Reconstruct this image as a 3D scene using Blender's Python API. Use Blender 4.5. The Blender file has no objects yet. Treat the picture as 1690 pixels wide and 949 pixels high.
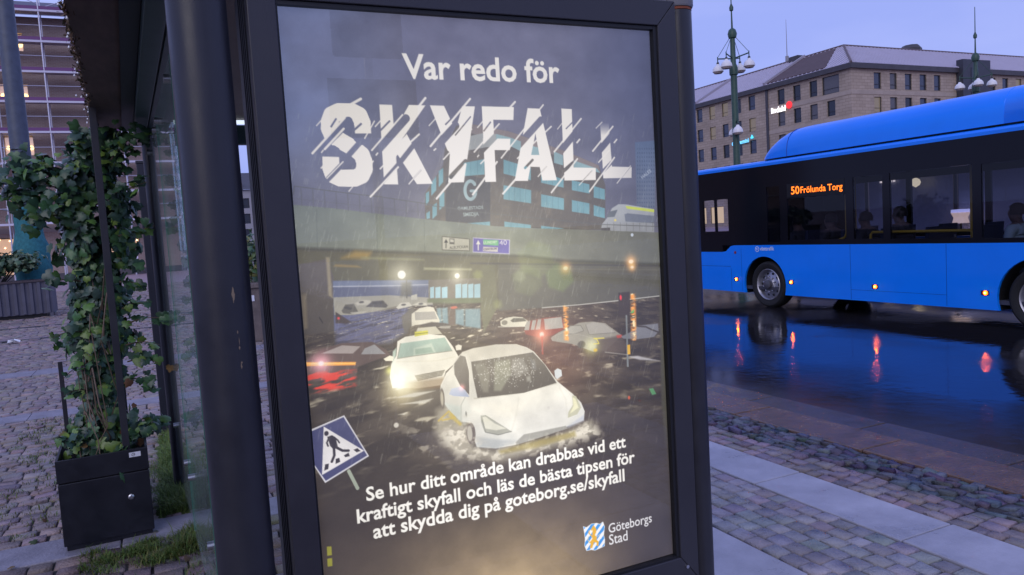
import bpy, bmesh, math, random
import numpy as np
from mathutils import Vector, Matrix
random.seed(7); np.random.seed(7)
RAD = math.radians
scene = bpy.context.scene
C = scene.collection

# ------------------------------------------------------------------ camera, light, exposure
AX = np.array([[0.90351123, -0.08700798, 0.4196392], [-0.42430377, -0.04388099, 0.90445606], [-0.06028072, -0.99524071, -0.07656478]])
FOC, CX, CY, EYE = 1247.0, 845.0, 474.5, np.array([0, 0, 1.65])
camd = bpy.data.cameras.new('camera'); cam = bpy.data.objects.new('camera', camd); C.objects.link(cam)
camd.sensor_width = 36.0; camd.lens = 36 * FOC / 1690; camd.clip_start = 0.05; camd.clip_end = 3000
cam.matrix_world = Matrix([[AX[0, 0], -AX[0, 1], -AX[0, 2], 0], [AX[1, 0], -AX[1, 1], -AX[1, 2], 0], [AX[2, 0], -AX[2, 1], -AX[2, 2], 1.65], [0, 0, 0, 1]])
scene.camera = cam

world = bpy.data.worlds.new('World'); scene.world = world; world.use_nodes = True
wt = world.node_tree; wn = wt.nodes; wn.clear()
def wadd(t, **k):
    n = wn.new(t)
    for a, b in k.items(): setattr(n, a, b)
    return n
sky = wadd('ShaderNodeTexSky', sky_type='NISHITA', sun_disc=False)
sky.sun_elevation = RAD(4); sky.sun_rotation = RAD(215)
bg1 = wadd('ShaderNodeBackground'); bg1.inputs['Strength'].default_value = 0.06
wt.links.new(sky.outputs[0], bg1.inputs[0])
tc = wadd('ShaderNodeTexCoord'); mp = wadd('ShaderNodeMapping'); mp.inputs['Scale'].default_value = (1.6, 1.6, 5.0)
nz = wadd('ShaderNodeTexNoise'); nz.inputs['Scale'].default_value = 1.5; nz.inputs['Detail'].default_value = 6
cr = wadd('ShaderNodeValToRGB')
cr.color_ramp.elements[0].position = 0.34; cr.color_ramp.elements[0].color = (0.292, 0.362, 0.80, 1)
cr.color_ramp.elements[1].position = 0.68; cr.color_ramp.elements[1].color = (0.385, 0.445, 0.86, 1)
bg2 = wadd('ShaderNodeBackground'); bg2.inputs['Strength'].default_value = 1.06
mx = wadd('ShaderNodeMixShader'); mx.inputs[0].default_value = 0.90
out = wadd('ShaderNodeOutputWorld')
for a, b in ((tc.outputs['Generated'], mp.inputs[0]), (mp.outputs[0], nz.inputs[0]), (nz.outputs[0], cr.inputs[0]), (cr.outputs[0], bg2.inputs[0]),
             (bg1.outputs[0], mx.inputs[1]), (bg2.outputs[0], mx.inputs[2]), (mx.outputs[0], out.inputs[0])): wt.links.new(a, b)
sund = bpy.data.lights.new('sun', 'SUN'); sund.energy = 0.75; sund.angle = RAD(45); sund.color = (1.0, 0.93, 0.86)
sun = bpy.data.objects.new('sun', sund); C.objects.link(sun)
sun.rotation_euler = Vector((-0.60, -0.72, 0.55)).to_track_quat('Z', 'Y').to_euler()
scene.view_settings.view_transform = 'Standard'; scene.view_settings.look = 'None'
scene.view_settings.exposure = 0.28; scene.view_settings.gamma = 1.0; scene.view_settings.use_curve_mapping = False
scene.render.engine = 'CYCLES'
scene.cycles.max_bounces = 8; scene.cycles.transparent_max_bounces = 16; scene.cycles.caustics_reflective = False; scene.cycles.caustics_refractive = False
scene.cycles.use_denoising = True

# ------------------------------------------------------------------ helpers
def ray(px, py): return AX @ np.array([px - CX, py - CY, FOC])
def on(px, py, axis, val):                       # point of a world plane (axis = val) measured in the photograph
    d = ray(px, py); return EYE + d * ((val - EYE[axis]) / d[axis])
def lin(c): return tuple(((v / 255) / 12.92 if v / 255 <= 0.04045 else ((v / 255 + 0.055) / 1.055) ** 2.4) for v in c)

MATS = {}
def mat(name, col, rough=0.6, metal=0.0, var=0.0, scale=8.0, bump=0.0, bscale=60.0, spec=0.5, emit=None, estr=1.0, attr=None, rvar=0.0, coat=0.0, ior=1.45, stretch=(1, 1, 1)):
    if name in MATS: return MATS[name]
    m = bpy.data.materials.new(name); m.use_nodes = True; t = m.node_tree; n = t.nodes; b = n['Principled BSDF']
    b.inputs['Base Color'].default_value = (*col, 1); b.inputs['Roughness'].default_value = rough; b.inputs['Metallic'].default_value = metal
    b.inputs['Specular IOR Level'].default_value = spec; b.inputs['IOR'].default_value = ior
    if coat: b.inputs['Coat Weight'].default_value = coat; b.inputs['Coat Roughness'].default_value = 0.08
    co = n.new('ShaderNodeTexCoord'); mpn = n.new('ShaderNodeMapping'); mpn.inputs['Scale'].default_value = stretch
    t.links.new(co.outputs['Object'], mpn.inputs[0])
    src = None
    if attr:
        a = n.new('ShaderNodeAttribute'); a.attribute_name = attr; src = a.outputs['Color']
    if var:
        z = n.new('ShaderNodeTexNoise'); z.inputs['Scale'].default_value = scale; z.inputs['Detail'].default_value = 8; z.inputs['Roughness'].default_value = 0.65
        t.links.new(mpn.outputs[0], z.inputs[0])
        r = n.new('ShaderNodeMapRange'); r.inputs['From Min'].default_value = 0.3; r.inputs['From Max'].default_value = 0.7
        r.inputs['To Min'].default_value = 1 - var; r.inputs['To Max'].default_value = 1 + var
        t.links.new(z.outputs[0], r.inputs[0])
        mm = n.new('ShaderNodeMix'); mm.data_type = 'RGBA'; mm.blend_type = 'MULTIPLY'; mm.inputs['Factor'].default_value = 1
        if src: t.links.new(src, mm.inputs['A'])
        else: mm.inputs['A'].default_value = (*col, 1)
        t.links.new(r.outputs[0], mm.inputs['B']); src = mm.outputs['Result']
        if rvar:
            rr = n.new('ShaderNodeMapRange'); rr.inputs['From Min'].default_value = 0.35; rr.inputs['From Max'].default_value = 0.65
            rr.inputs['To Min'].default_value = max(0.0, rough - rvar); rr.inputs['To Max'].default_value = rough + rvar
            t.links.new(z.outputs[0], rr.inputs[0]); t.links.new(rr.outputs[0], b.inputs['Roughness'])
    if src: t.links.new(src, b.inputs['Base Color'])
    if bump:
        z2 = n.new('ShaderNodeTexNoise'); z2.inputs['Scale'].default_value = bscale; z2.inputs['Detail'].default_value = 5
        t.links.new(mpn.outputs[0], z2.inputs[0])
        bp = n.new('ShaderNodeBump'); bp.inputs['Strength'].default_value = bump; bp.inputs['Distance'].default_value = 0.02
        t.links.new(z2.outputs[0], bp.inputs['Height']); t.links.new(bp.outputs[0], b.inputs['Normal'])
    if emit:
        b.inputs['Emission Color'].default_value = (*emit, 1); b.inputs['Emission Strength'].default_value = estr
    MATS[name] = m; return m

def glassmat(name, tint, ior=1.5, boost=1.0, rough=0.0, film=0.0):       # thin pane: tinted see-through plus fresnel reflection
    if name in MATS: return MATS[name]
    m = bpy.data.materials.new(name); m.use_nodes = True; t = m.node_tree; n = t.nodes; n.clear()
    tr = n.new('ShaderNodeBsdfTransparent'); tr.inputs[0].default_value = (*tint, 1)
    gl = n.new('ShaderNodeBsdfGlossy'); gl.inputs['Roughness'].default_value = rough
    ge = n.new('ShaderNodeNewGeometry'); dt = n.new('ShaderNodeVectorMath'); dt.operation = 'DOT_PRODUCT'; t.links.new(ge.outputs['Incoming'], dt.inputs[0]); t.links.new(ge.outputs['Normal'], dt.inputs[1])
    def mth(op, a, b=None):
        q = n.new('ShaderNodeMath'); q.operation = op
        for i, v in enumerate((a, b)):
            if v is None: continue
            if isinstance(v, (int, float)): q.inputs[i].default_value = v
            else: t.links.new(v, q.inputs[i])
        return q.outputs[0]
    r0 = ((ior - 1) / (ior + 1)) ** 2; p5 = mth('POWER', mth('SUBTRACT', 1.0, mth('ABSOLUTE', dt.outputs['Value'])), 5.0)
    fo = mth('MULTIPLY', mth('ADD', mth('MULTIPLY', p5, 1 - r0), r0), boost); fo.node.use_clamp = True
    ms = n.new('ShaderNodeMixShader'); o = n.new('ShaderNodeOutputMaterial')
    t.links.new(fo, ms.inputs[0]); t.links.new(tr.outputs[0], ms.inputs[1]); t.links.new(gl.outputs[0], ms.inputs[2])
    if film:                                             # rain film, with the pane's pale sheen mixed in as diffuse colour
        df = n.new('ShaderNodeBsdfDiffuse'); df.inputs[0].default_value = (.75, .82, .80, 1); m2 = n.new('ShaderNodeMixShader'); fz = n.new('ShaderNodeTexNoise'); fz.inputs['Scale'].default_value = 3.0; fc = n.new('ShaderNodeTexCoord'); fm_ = n.new('ShaderNodeMapping'); fm_.inputs['Scale'].default_value = (1, 4, .35); t.links.new(fc.outputs['Object'], fm_.inputs[0]); t.links.new(fm_.outputs[0], fz.inputs[0])
        t.links.new(mth('MULTIPLY', fz.outputs[0], film * 2), m2.inputs[0]); t.links.new(ms.outputs[0], m2.inputs[1]); t.links.new(df.outputs[0], m2.inputs[2]); t.links.new(m2.outputs[0], o.inputs[0])
    else: t.links.new(ms.outputs[0], o.inputs[0])
    MATS[name] = m; return m

class MB:
    def __init__(s): s.v = []; s.f = []; s.col = []
    def add(s, vs, fs, col=None):
        b = len(s.v); s.v += [tuple(map(float, p)) for p in vs]; s.f += [tuple(i + b for i in f) for f in fs]
        s.col += [col or (1, 1, 1)] * len(vs); return s
    def box(s, x0, x1, y0, y1, z0, z1, rz=0, piv=None, col=None):
        vs = [(x, y, z) for z in (z0, z1) for x, y in ((x0, y0), (x1, y0), (x1, y1), (x0, y1))]
        if rz:
            p = piv or ((x0 + x1) / 2, (y0 + y1) / 2); c, q = math.cos(rz), math.sin(rz)
            vs = [(p[0] + (x - p[0]) * c - (y - p[1]) * q, p[1] + (x - p[0]) * q + (y - p[1]) * c, z) for x, y, z in vs]
        return s.add(vs, [(3, 2, 1, 0), (4, 5, 6, 7), (0, 1, 5, 4), (1, 2, 6, 5), (2, 3, 7, 6), (3, 0, 4, 7)], col)
    def tube(s, pts, r, n=10, cap=True, col=None):
        pts = [Vector(p) for p in pts]; rs = r if isinstance(r, (list, tuple)) else [r] * len(pts); vs = []; fs = []
        up = None
        for i, p in enumerate(pts):
            d = (pts[min(i + 1, len(pts) - 1)] - pts[max(i - 1, 0)]).normalized()
            if up is None: up = d.orthogonal().normalized()
            up = (up - d * up.dot(d)).normalized(); w = d.cross(up)
            for k in range(n):
                a = 2 * math.pi * k / n; vs.append(p + (up * math.cos(a) + w * math.sin(a)) * rs[i])
        for i in range(len(pts) - 1):
            for k in range(n): fs.append((i * n + k, i * n + (k + 1) % n, (i + 1) * n + (k + 1) % n, (i + 1) * n + k))
        if cap: fs += [tuple(reversed(range(n))), tuple(range((len(pts) - 1) * n, len(pts) * n))]
        return s.add(vs, fs, col)
    def lathe(s, prof, c=(0, 0, 0), axis='z', n=24, col=None):       # prof: (radius, height) pairs
        vs = []; fs = []
        for r, h in prof:
            for k in range(n):
                a = 2 * math.pi * k / n; u, w = r * math.cos(a), r * math.sin(a)
                vs.append({'z': (c[0] + u, c[1] + w, c[2] + h), 'x': (c[0] + h, c[1] + u, c[2] + w), 'y': (c[0] + u, c[1] + h, c[2] + w)}[axis])
        for i in range(len(prof) - 1):
            for k in range(n):
                q = (i * n + k, i * n + (k + 1) % n, (i + 1) * n + (k + 1) % n, (i + 1) * n + k); fs.append(q if axis != 'y' else q[::-1])
        return s.add(vs, fs, col)
    def prism(s, poly, fa, fb, col=None):                              # poly of 2-D points; fa / fb place a point on either cap
        n = len(poly); vs = [fa(*p) for p in poly] + [fb(*p) for p in poly]
        return s.add(vs, [tuple(range(n)), tuple(range(2 * n - 1, n - 1, -1))] + [(i, i + n, (i + 1) % n + n, (i + 1) % n) for i in range(n)], col)
    def build(s, name, m, parent=None, smooth=False, bevel=0, attr=False, kind=None):
        me = bpy.data.meshes.new(name); me.from_pydata(s.v, [], s.f); me.materials.append(m)
        if attr:
            a = me.color_attributes.new('col', 'FLOAT_COLOR', 'POINT'); a.data.foreach_set('color', np.c_[np.array(s.col), np.ones(len(s.v))].astype(np.float32).ravel())
        bm = bmesh.new(); bm.from_mesh(me); bmesh.ops.recalc_face_normals(bm, faces=bm.faces)
        bm.to_mesh(me); bm.free()
        if smooth:
            me.shade_smooth()
            try: me.set_sharp_from_angle(angle=RAD(40))
            except Exception: pass
        o = bpy.data.objects.new(name, me); C.objects.link(o)
        if bevel:
            md = o.modifiers.new('bevel', 'BEVEL'); md.width = bevel; md.segments = 2; md.limit_method = 'ANGLE'
        if parent: o.parent = parent; o.matrix_parent_inverse = Matrix.Translation(-Vector(parent.location))
        if kind: o['kind'] = kind
        return o
def npmesh(name, V, F, m, parent=None, col=None, smooth=False, kind=None):    # V (n,3), F (k,4)
    me = bpy.data.meshes.new(name); V = np.asarray(V, np.float32); F = np.asarray(F, np.int32); k = F.shape[1]
    me.vertices.add(len(V)); me.vertices.foreach_set('co', V.ravel()); me.loops.add(F.size); me.loops.foreach_set('vertex_index', F.ravel())
    me.polygons.add(len(F)); me.polygons.foreach_set('loop_start', np.arange(0, F.size, k, dtype=np.int32)); me.polygons.foreach_set('loop_total', np.full(len(F), k, np.int32))
    me.update(calc_edges=True); me.validate(); me.materials.append(m)
    if col is not None:
        a = me.color_attributes.new('col', 'FLOAT_COLOR', 'POINT'); a.data.foreach_set('color', np.c_[col, np.ones(len(V))].astype(np.float32).ravel())
    if smooth: me.shade_smooth()
    o = bpy.data.objects.new(name, me); C.objects.link(o)
    if parent: o.parent = parent; o.matrix_parent_inverse = Matrix.Translation(-Vector(parent.location))
    if kind: o['kind'] = kind
    return o
def tag(o, label, cat, group=None, kind=None):
    o['label'] = label; o['category'] = cat
    if group: o['group'] = group
    if kind: o['kind'] = kind
    return o
def thing(name, loc, label, cat, group=None):
    o = bpy.data.objects.new(name, None); o.location = loc; o.empty_display_size = 0.1; C.objects.link(o); return tag(o, label, cat, group)
def kids(o): return [c for c in bpy.data.objects if c.parent is o]
def copy_tree(o, parent=None, delta=None):
    ch = kids(o); c = o.copy(); C.objects.link(c)
    if parent: c.parent = parent
    for k in ch: copy_tree(k, c)
    return c
_dg = None
def text_mesh(body, off=0.0, shear=0.0, space=1.0):        # (tri array (n,3,2)) of a line of lettering, unit size
    cu = bpy.data.curves.new('lettering', 'FONT'); cu.body = body; cu.offset = off; cu.shear = shear; cu.space_character = space; cu.resolution_u = 3; cu.size = 1
    o = bpy.data.objects.new('lettering', cu); C.objects.link(o)
    bpy.context.view_layer.update(); dg = bpy.context.evaluated_depsgraph_get(); me = bpy.data.meshes.new_from_object(o.evaluated_get(dg))
    me.calc_loop_triangles(); v = np.array([p.co[:2] for p in me.vertices]); t = np.array([l.vertices[:] for l in me.loop_triangles])
    bpy.data.objects.remove(o); bpy.data.curves.remove(cu); bpy.data.meshes.remove(me)
    return v, t
def text_obj(name, body, place, m, parent, off=0.0, thick=0.0, space=1.0):   # place(x,y)->3-D with x,y normalised: x 0..1 over width, y in units of that width
    v, t = text_mesh(body, off, 0, space); x0, x1 = v[:, 0].min(), v[:, 0].max()
    V = [place((p[0] - x0) / (x1 - x0), p[1] / (x1 - x0)) for p in v]
    return npmesh(name, V, t, m, parent)
# ------------------------------------------------------------------ poster artwork (a print: painted point by point on a fine grid)
PX0, PX1, PZ1, PZ0 = 0.319, 1.465, 2.252, 0.542
CW, CH = 660, 985
art = np.zeros((CH, CW, 3)); GY, GX = np.mgrid[0:CH, 0:CW].astype(float)
def pc(p):                                           # photo pixel -> canvas cell
    w = on(p[0], p[1], 1, 2.0); return np.array([(w[0] - PX0) / (PX1 - PX0) * (CW - 1), (PZ1 - w[2]) / (PZ1 - PZ0) * (CH - 1)])
def Z(ox, oy, s): return lambda *pts: [(ox + x / s, oy + y / s) for x, y in pts]
zA, zB, zC, zD = Z(430, 0, 2.792), Z(780, 0, 2.792), Z(430, 320, 2.792), Z(780, 320, 2.792)
zE, zF = Z(430, 620, 2.885), Z(780, 620, 2.885)
zT, zW, zR, zH, zK, zU = Z(620, 480, 5.93), Z(720, 560, 4.746), Z(820, 480, 5.932), Z(690, 190, 3.649), Z(950, 850, 11.27), Z(500, 340, 4.315)
def bb(P, pad):
    a = np.floor(P.min(0) - pad).astype(int); b = np.ceil(P.max(0) + pad).astype(int) + 1
    return slice(max(a[1], 0), max(min(b[1], CH), 0)), slice(max(a[0], 0), max(min(b[0], CW), 0))
def segd(x, y, p, q):
    d = q - p; L = max(d @ d, 1e-9); t = np.clip(((x - p[0]) * d[0] + (y - p[1]) * d[1]) / L, 0, 1)
    return np.hypot(x - p[0] - t * d[0], y - p[1] - t * d[1])
def cover(P, soft):
    s = bb(P, soft + 1); x, y = GX[s], GY[s]; ins = np.zeros(x.shape, bool); dist = np.full(x.shape, 1e9)
    for i in range(len(P)):
        p, q = P[i], P[(i + 1) % len(P)]; dist = np.minimum(dist, segd(x, y, p, q))
        if p[1] != q[1]: ins ^= ((p[1] > y) != (q[1] > y)) & (x < (q[0] - p[0]) * (y - p[1]) / (q[1] - p[1]) + p[0])
    return s, np.clip(0.5 + np.where(ins, dist, -dist) / max(soft, 0.8), 0, 1)
def mixin(s, k, col):
    col = np.array(col, float); art[s] = art[s] * (1 - k[..., None]) + col * k[..., None]
def poly(pts, col, a=1.0, soft=1.0, grad=None):
    P = np.array([pc(p) for p in pts]); s, k = cover(P, soft)
    if k.size == 0: return
    if grad is not None:
        y = GY[s]; t = np.clip((y - P[:, 1].min()) / max(P[:, 1].max() - P[:, 1].min(), 1), 0, 1)[..., None]
        c = np.array(col) * (1 - t) + np.array(grad) * t; art[s] = art[s] * (1 - a * k[..., None]) + c * a * k[..., None]
    else: mixin(s, k * a, col)
def line(pts, w, col, a=1.0, soft=1.0):
    P = np.array([pc(p) for p in pts]); s = bb(P, w / 2 + soft + 1); x, y = GX[s], GY[s]
    if x.size == 0: return
    d = np.full(x.shape, 1e9)
    for i in range(len(P) - 1): d = np.minimum(d, segd(x, y, P[i], P[i + 1]))
    mixin(s, a * np.clip((w / 2 - d) / max(soft, 0.8) + 0.5, 0, 1), col)
def ell(p, rx, ry, col, a=1.0, soft=1.0):
    c = pc(p); s = bb(np.array([c - (rx, ry), c + (rx, ry)]), soft + 2); x, y = GX[s] - c[0], GY[s] - c[1]
    r = np.hypot(x / rx, y / ry); mixin(s, a * np.clip((1 - r) * min(rx, ry) / max(soft, 0.8) + 0.5, 0, 1), col)
def glow(p, r, col, a=1.0):
    c = pc(p); s = bb(np.array([c]), r * 2.6); x, y = GX[s] - c[0], GY[s] - c[1]; k = a * np.exp(-(x * x + y * y) / (r * r))
    art[s] = 255 - (255 - art[s]) * (1 - k[..., None] * np.array(col) / 255)
def vnoise(sx, sy, seed):
    r = np.random.RandomState(seed); g = r.rand(int(CH / sy) + 3, int(CW / sx) + 3); x, y = GX / sx, GY / sy; i, j = y.astype(int), x.astype(int)
    fy, fx = y - i, x - j; fy = fy * fy * (3 - 2 * fy); fx = fx * fx * (3 - 2 * fx)
    return (g[i, j] * (1 - fx) + g[i, j + 1] * fx) * (1 - fy) + (g[i + 1, j] * (1 - fx) + g[i + 1, j + 1] * fx) * fy
def fbm(sx, sy, seed, o=4): return sum(vnoise(sx / 2 ** k, max(sy / 2 ** k, 1), seed + k) / 2 ** k for k in range(o)) / (2 - 2 ** (1 - o))
def region(pts, soft=2):
    k = np.zeros((CH, CW)); s, c = cover(np.array([pc(p) for p in pts]), soft); k[s] = c; return k
def blend(k, col): art[:] = art * (1 - k[..., None]) + np.array(col, float) * k[..., None]
def write(body, p, q, col, a=1.0, off=0.0, mask=None, grow=1.0, space=1.0):   # a line of text from baseline point p to q
    v, t = text_mesh(body, off, 0, space); x0, x1 = v[:, 0].min(), v[:, 0].max(); A, B = pc(p), pc(q); B[1] = A[1] if abs(B[1] - A[1]) < 6 else B[1]
    d = B - A; W = d / (x1 - x0); n = np.array([W[1], -W[0]]) * grow
    V = A + (v[:, :1] - x0) * W + v[:, 1:] * n; SS = 3
    lo = np.floor(V.min(0)).astype(int) - 1; hi = np.ceil(V.max(0)).astype(int) + 2; H, Wd = (hi - lo)[::-1] * SS; m = np.zeros((H, Wd), bool); Q = (V - lo) * SS
    for tri in t:
        a_, b_, c_ = Q[tri]; mn = np.maximum(np.floor(Q[tri].min(0)).astype(int), 0); mxx = np.ceil(Q[tri].max(0)).astype(int) + 1
        yy, xx = np.mgrid[mn[1]:min(mxx[1], H), mn[0]:min(mxx[0], Wd)]; xx = xx + 0.5; yy = yy + 0.5
        e = lambda u, w: (w[0] - u[0]) * (yy - u[1]) - (w[1] - u[1]) * (xx - u[0])
        e1, e2, e3 = e(a_, b_), e(b_, c_), e(c_, a_); m[mn[1]:mn[1] + xx.shape[0], mn[0]:mn[0] + xx.shape[1]] |= ((e1 >= 0) & (e2 >= 0) & (e3 >= 0)) | ((e1 <= 0) & (e2 <= 0) & (e3 <= 0))
    k = m.reshape(H // SS, SS, Wd // SS, SS).mean((1, 3)) * a
    ys, xs = slice(max(lo[1], 0), min(hi[1], CH)), slice(max(lo[0], 0), min(hi[0], CW))
    k = k[ys.start - lo[1]:ys.stop - lo[1], xs.start - lo[0]:xs.stop - lo[0]]; mixin((ys, xs), k, col)

def paint():
    global art
    t = GY / CH
    # sky and clouds
    top, mid = np.array([104., 104, 128]), np.array([98., 98, 112])
    art[:] = top + (mid - top) * np.clip(t * 3, 0, 1)[..., None]
    cl = fbm(120, 50, 3); left = np.clip(1 - GX / (CW * .33), 0, 1)
    art += ((cl - .5) * 22)[..., None]; blend(left * (0.35 + .6 * cl) * np.clip(1.9 - t * 6, 0, 1), (104, 120, 168))
    blend(np.clip((GX / CW - .72) / .28, 0, 1) * .75 * np.clip(1.6 - t * 4, 0, 1), (70, 76, 108))
    # far tower, brick works with blue windows
    poly(zH((1320, 160), (1440, 150), (1440, 560), (1330, 560)), (86, 104, 136), grad=(96, 104, 122))
    for i in range(8):
        for j in range(15): ell(zH((1335 + i * 14, 200 + j * 25))[0], 1.0, 1.6, (60, 74, 100))
    write('HALES', *zH((1366, 385), (1420, 340)), (170, 178, 195), off=.01)
    poly(zH((170, 200), (240, 60), (330, 50), (560, 95), (900, 215), (1100, 300), (1140, 420), (1140, 690), (900, 690), (310, 660), (170, 640), (50, 625), (50, 470), (160, 300)), (78, 74, 68), grad=(70, 66, 56))
    poly(zH((240, 75), (330, 50), (560, 95), (900, 215), (1100, 300), (1110, 345), (830, 235), (600, 190), (330, 105)), (118, 106, 104))
    poly(zH((290, 130), (420, 100), (480, 112), (480, 185), (420, 190), (280, 215)), (150, 156, 158))
    for q in ([(480, 110), (560, 130), (630, 155), (630, 215), (560, 180), (480, 150)], [(690, 180), (760, 200), (760, 265), (690, 250)], [(830, 215), (885, 240), (885, 300), (830, 285)], [(950, 270), (1090, 320), (1110, 345), (950, 315)]): poly(zH(*q), (128, 168, 178))
    cut = fbm(16, 12, 40, 3); k = region(zH((50, 470), (250, 200), (700, 270), (1140, 400), (1140, 690), (50, 640))); blend(k * np.clip(cut - .55, 0, .3), (128, 112, 88))
    poly(zH((175, 370), (270, 345), (445, 395), (445, 655), (175, 638)), (50, 52, 52))
    W = [[(285, 285), (410, 262), (410, 355), (285, 365)], [(525, 265), (690, 315), (690, 390), (525, 350)], [(752, 340), (888, 385), (888, 435), (752, 405)], [(938, 390), (1044, 415), (1044, 470), (938, 450)], [(1070, 425), (1137, 445), (1137, 508), (1070, 495)], [(525, 420), (692, 450), (692, 530), (525, 505)], [(752, 475), (890, 500), (890, 570), (752, 550)], [(938, 510), (1044, 530), (1044, 595), (938, 580)], [(1070, 540), (1137, 560), (1137, 620), (1070, 605)], [(530, 640), (690, 660), (690, 680), (530, 684)], [(310, 650), (443, 640), (443, 668), (360, 662)], [(752, 665), (890, 682), (800, 688), (752, 684)], [(133, 335), (160, 315), (160, 400), (133, 432)], [(88, 405), (118, 365), (118, 450), (88, 485)], [(55, 470), (75, 455), (75, 515), (55, 545)], [(137, 480), (167, 460), (167, 545), (137, 570)], [(95, 545), (122, 525), (122, 600), (95, 625)], [(58, 590), (80, 575), (80, 620), (60, 625)]]
    for q in W:
        poly(zH(*q), (88, 148, 168), grad=(98, 160, 178)); n = max(1, int((q[1][0] - q[0][0]) / 33))
        for i in range(1, n):
            f = i / n; a = (q[0][0] + (q[1][0] - q[0][0]) * f, q[0][1] + (q[1][1] - q[0][1]) * f); b = (q[3][0] + (q[2][0] - q[3][0]) * f, q[3][1] + (q[2][1] - q[3][1]) * f); line(zH(a, b), .8, (66, 110, 128), .8)
    line(zH(*[(325 + 33 * math.cos(x), 450 + 55 * math.sin(x)) for x in np.linspace(-.7, -5.9, 24)]), 5.5, (138, 172, 184)); line(zH((328, 455), (360, 455)), 4.5, (138, 172, 184))
    write('GAMLESTADS', *zH((250, 572), (405, 566)), (150, 172, 176), off=.02); write('SMEDJA', *zH((283, 610), (378, 607)), (150, 172, 176), off=.02)
    blend(region(zH((170, 200), (240, 60), (330, 50), (560, 95), (900, 215), (1100, 300), (1140, 420), (1140, 690), (310, 660), (50, 625), (50, 470))) * .24, (124, 120, 120))
    # train
    poly(zH((1112, 697), (1120, 655), (1150, 620), (1180, 560), (1220, 535), (1270, 537), (1435, 565), (1435, 705)), (168, 172, 178), grad=(132, 134, 138))
    poly(zH((1262, 545), (1435, 567), (1435, 584), (1270, 562)), (196, 206, 70)); poly(zH((1145, 615), (1165, 580), (1215, 568), (1195, 612)), (92, 98, 104)); poly(zH((1255, 596), (1275, 590), (1435, 606), (1435, 650), (1262, 640)), (104, 110, 122)); poly(zH((1112, 680), (1170, 676), (1170, 700), (1112, 700)), (70, 68, 66)); ell(zH((1200, 632))[0], 2.5, 2, (210, 190, 90))
    # bridge
    TOP = zC((150, 48), (340, 65), (560, 92), (760, 115), (1089, 148)) + zD((300, 158), (600, 168), (870, 178)); BOT = zC((155, 258), (330, 264), (760, 280), (1000, 290)) + zD((240, 292), (430, 314), (870, 330))
    poly(TOP + BOT[::-1], (104, 112, 104), grad=(128, 132, 116))
    blend(region(TOP + BOT[::-1]) * np.clip((GX / CW - .58) / .2, 0, 1) * .8, (92, 92, 82))
    for x, y0, y1 in ((262, 62, 262), (540, 92, 276), (760, 118, 284)): line(zC((x, y0), (x + 4, y1)), 1.0, (92, 100, 92))
    line(zC((-20, -30), (155, 0)) + zA((160, 856), (400, 888), (560, 906), (800, 942)) + zC((770, 50), (1089, 92)) + zD((600, 140), (870, 150)), 1.2, (82, 84, 82))
    for x in range(190, 780, 54):
        f = (x - 150) / 610; line(zC((x, -32 + 75 * f), (x + 4, 48 + 68 * f)), 1.3, (86, 88, 92))
    for x in range(600, 860, 30): line(zD((x, 132), (x, 170)), .8, (96, 96, 92))
    line(zC((160, 20), (760, 85)), .7, (88, 90, 92), .7)
    # below the bridge
    line(BOT, 9, (66, 66, 54), 1, 5)
    poly(BOT + [(1130, 1100), (500, 1200)], (74, 71, 58))
    bdark = region(BOT + zD((870, 420), (0, 400)) + zC((330, 400), (150, 330)), 6); blend(bdark * .5, (92, 90, 62))
    poly(zC((440, 262), (515, 268), (500, 300), (380, 296)), (150, 122, 58), .9, 8); poly(zC((350, 325), (450, 330), (470, 340), (340, 336)), (140, 116, 62), .8, 3)
    poly(zC((760, 340), (980, 345), (980, 352), (760, 350)), (160, 160, 122), .8, 3); poly(zC((470, 290), (760, 300), (760, 308), (470, 300)), (130, 130, 92), .7, 4)
    poly(zC((160, 330), (310, 300), (340, 380), (350, 700), (200, 720)), (84, 78, 72), grad=(66, 60, 56)); poly(zC((305, 292), (322, 292), (335, 480), (318, 470)), (150, 138, 112), .8, 3); poly(zC((195, 470), (212, 460), (220, 620), (205, 625)), (126, 112, 88), .6, 5); line(zC((275, 570), (290, 595)), 1.6, (40, 38, 38))
    poly(zC((338, 402), (800, 398), (800, 700), (345, 700)), (78, 84, 112)); poly(zC((338, 402), (790, 398), (790, 428), (338, 430)), (96, 106, 136), 1, 3); line(zC((340, 428), (620, 424), (790, 418)), 1.6, (164, 168, 186), .9)
    poly(zC((340, 478), (600, 468), (800, 480), (800, 512), (430, 560), (345, 560)), (140, 138, 132), grad=(152, 148, 138)); poly(zC((345, 565), (430, 560), (690, 520), (680, 640), (560, 700), (350, 720)), (88, 92, 132), grad=(84, 84, 118))
    poly(zC((655, 410), (700, 405), (705, 470), (650, 475)), (82, 82, 78), .9, 5); line(zC((678, 395), (680, 480)), 2, (70, 70, 66)); poly(zC((700, 470), (728, 462), (728, 488), (700, 490)), (176, 174, 166))
    poly(zC((780, 398), (1089, 385), (1089, 505), (780, 500)), (100, 94, 84))
    for x0, x1 in ((788, 806), (812, 836), (842, 868), (905, 932), (936, 960), (964, 988), (992, 1020)): poly(zC((x0, 432 - (x0 > 880) * 14), (x1, 428 - (x0 > 880) * 14), (x1, 480), (x0, 482)), (146, 188, 206))
    poly(zC((775, 486), (1030, 480), (1030, 508), (775, 502)), (86, 94, 68), 1, 3)
    water = region(zC((345, 640), (420, 575), (640, 520), (800, 515), (1089, 500)) + zD((40, 530), (330, 527), (870, 475), (880, 949)) + [(1130, 1100), (500, 1200)] + zC((205, 650)), 4)
    inner = region(zC((350, 566), (690, 522), (680, 640), (600, 690), (350, 700)), 8)
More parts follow.
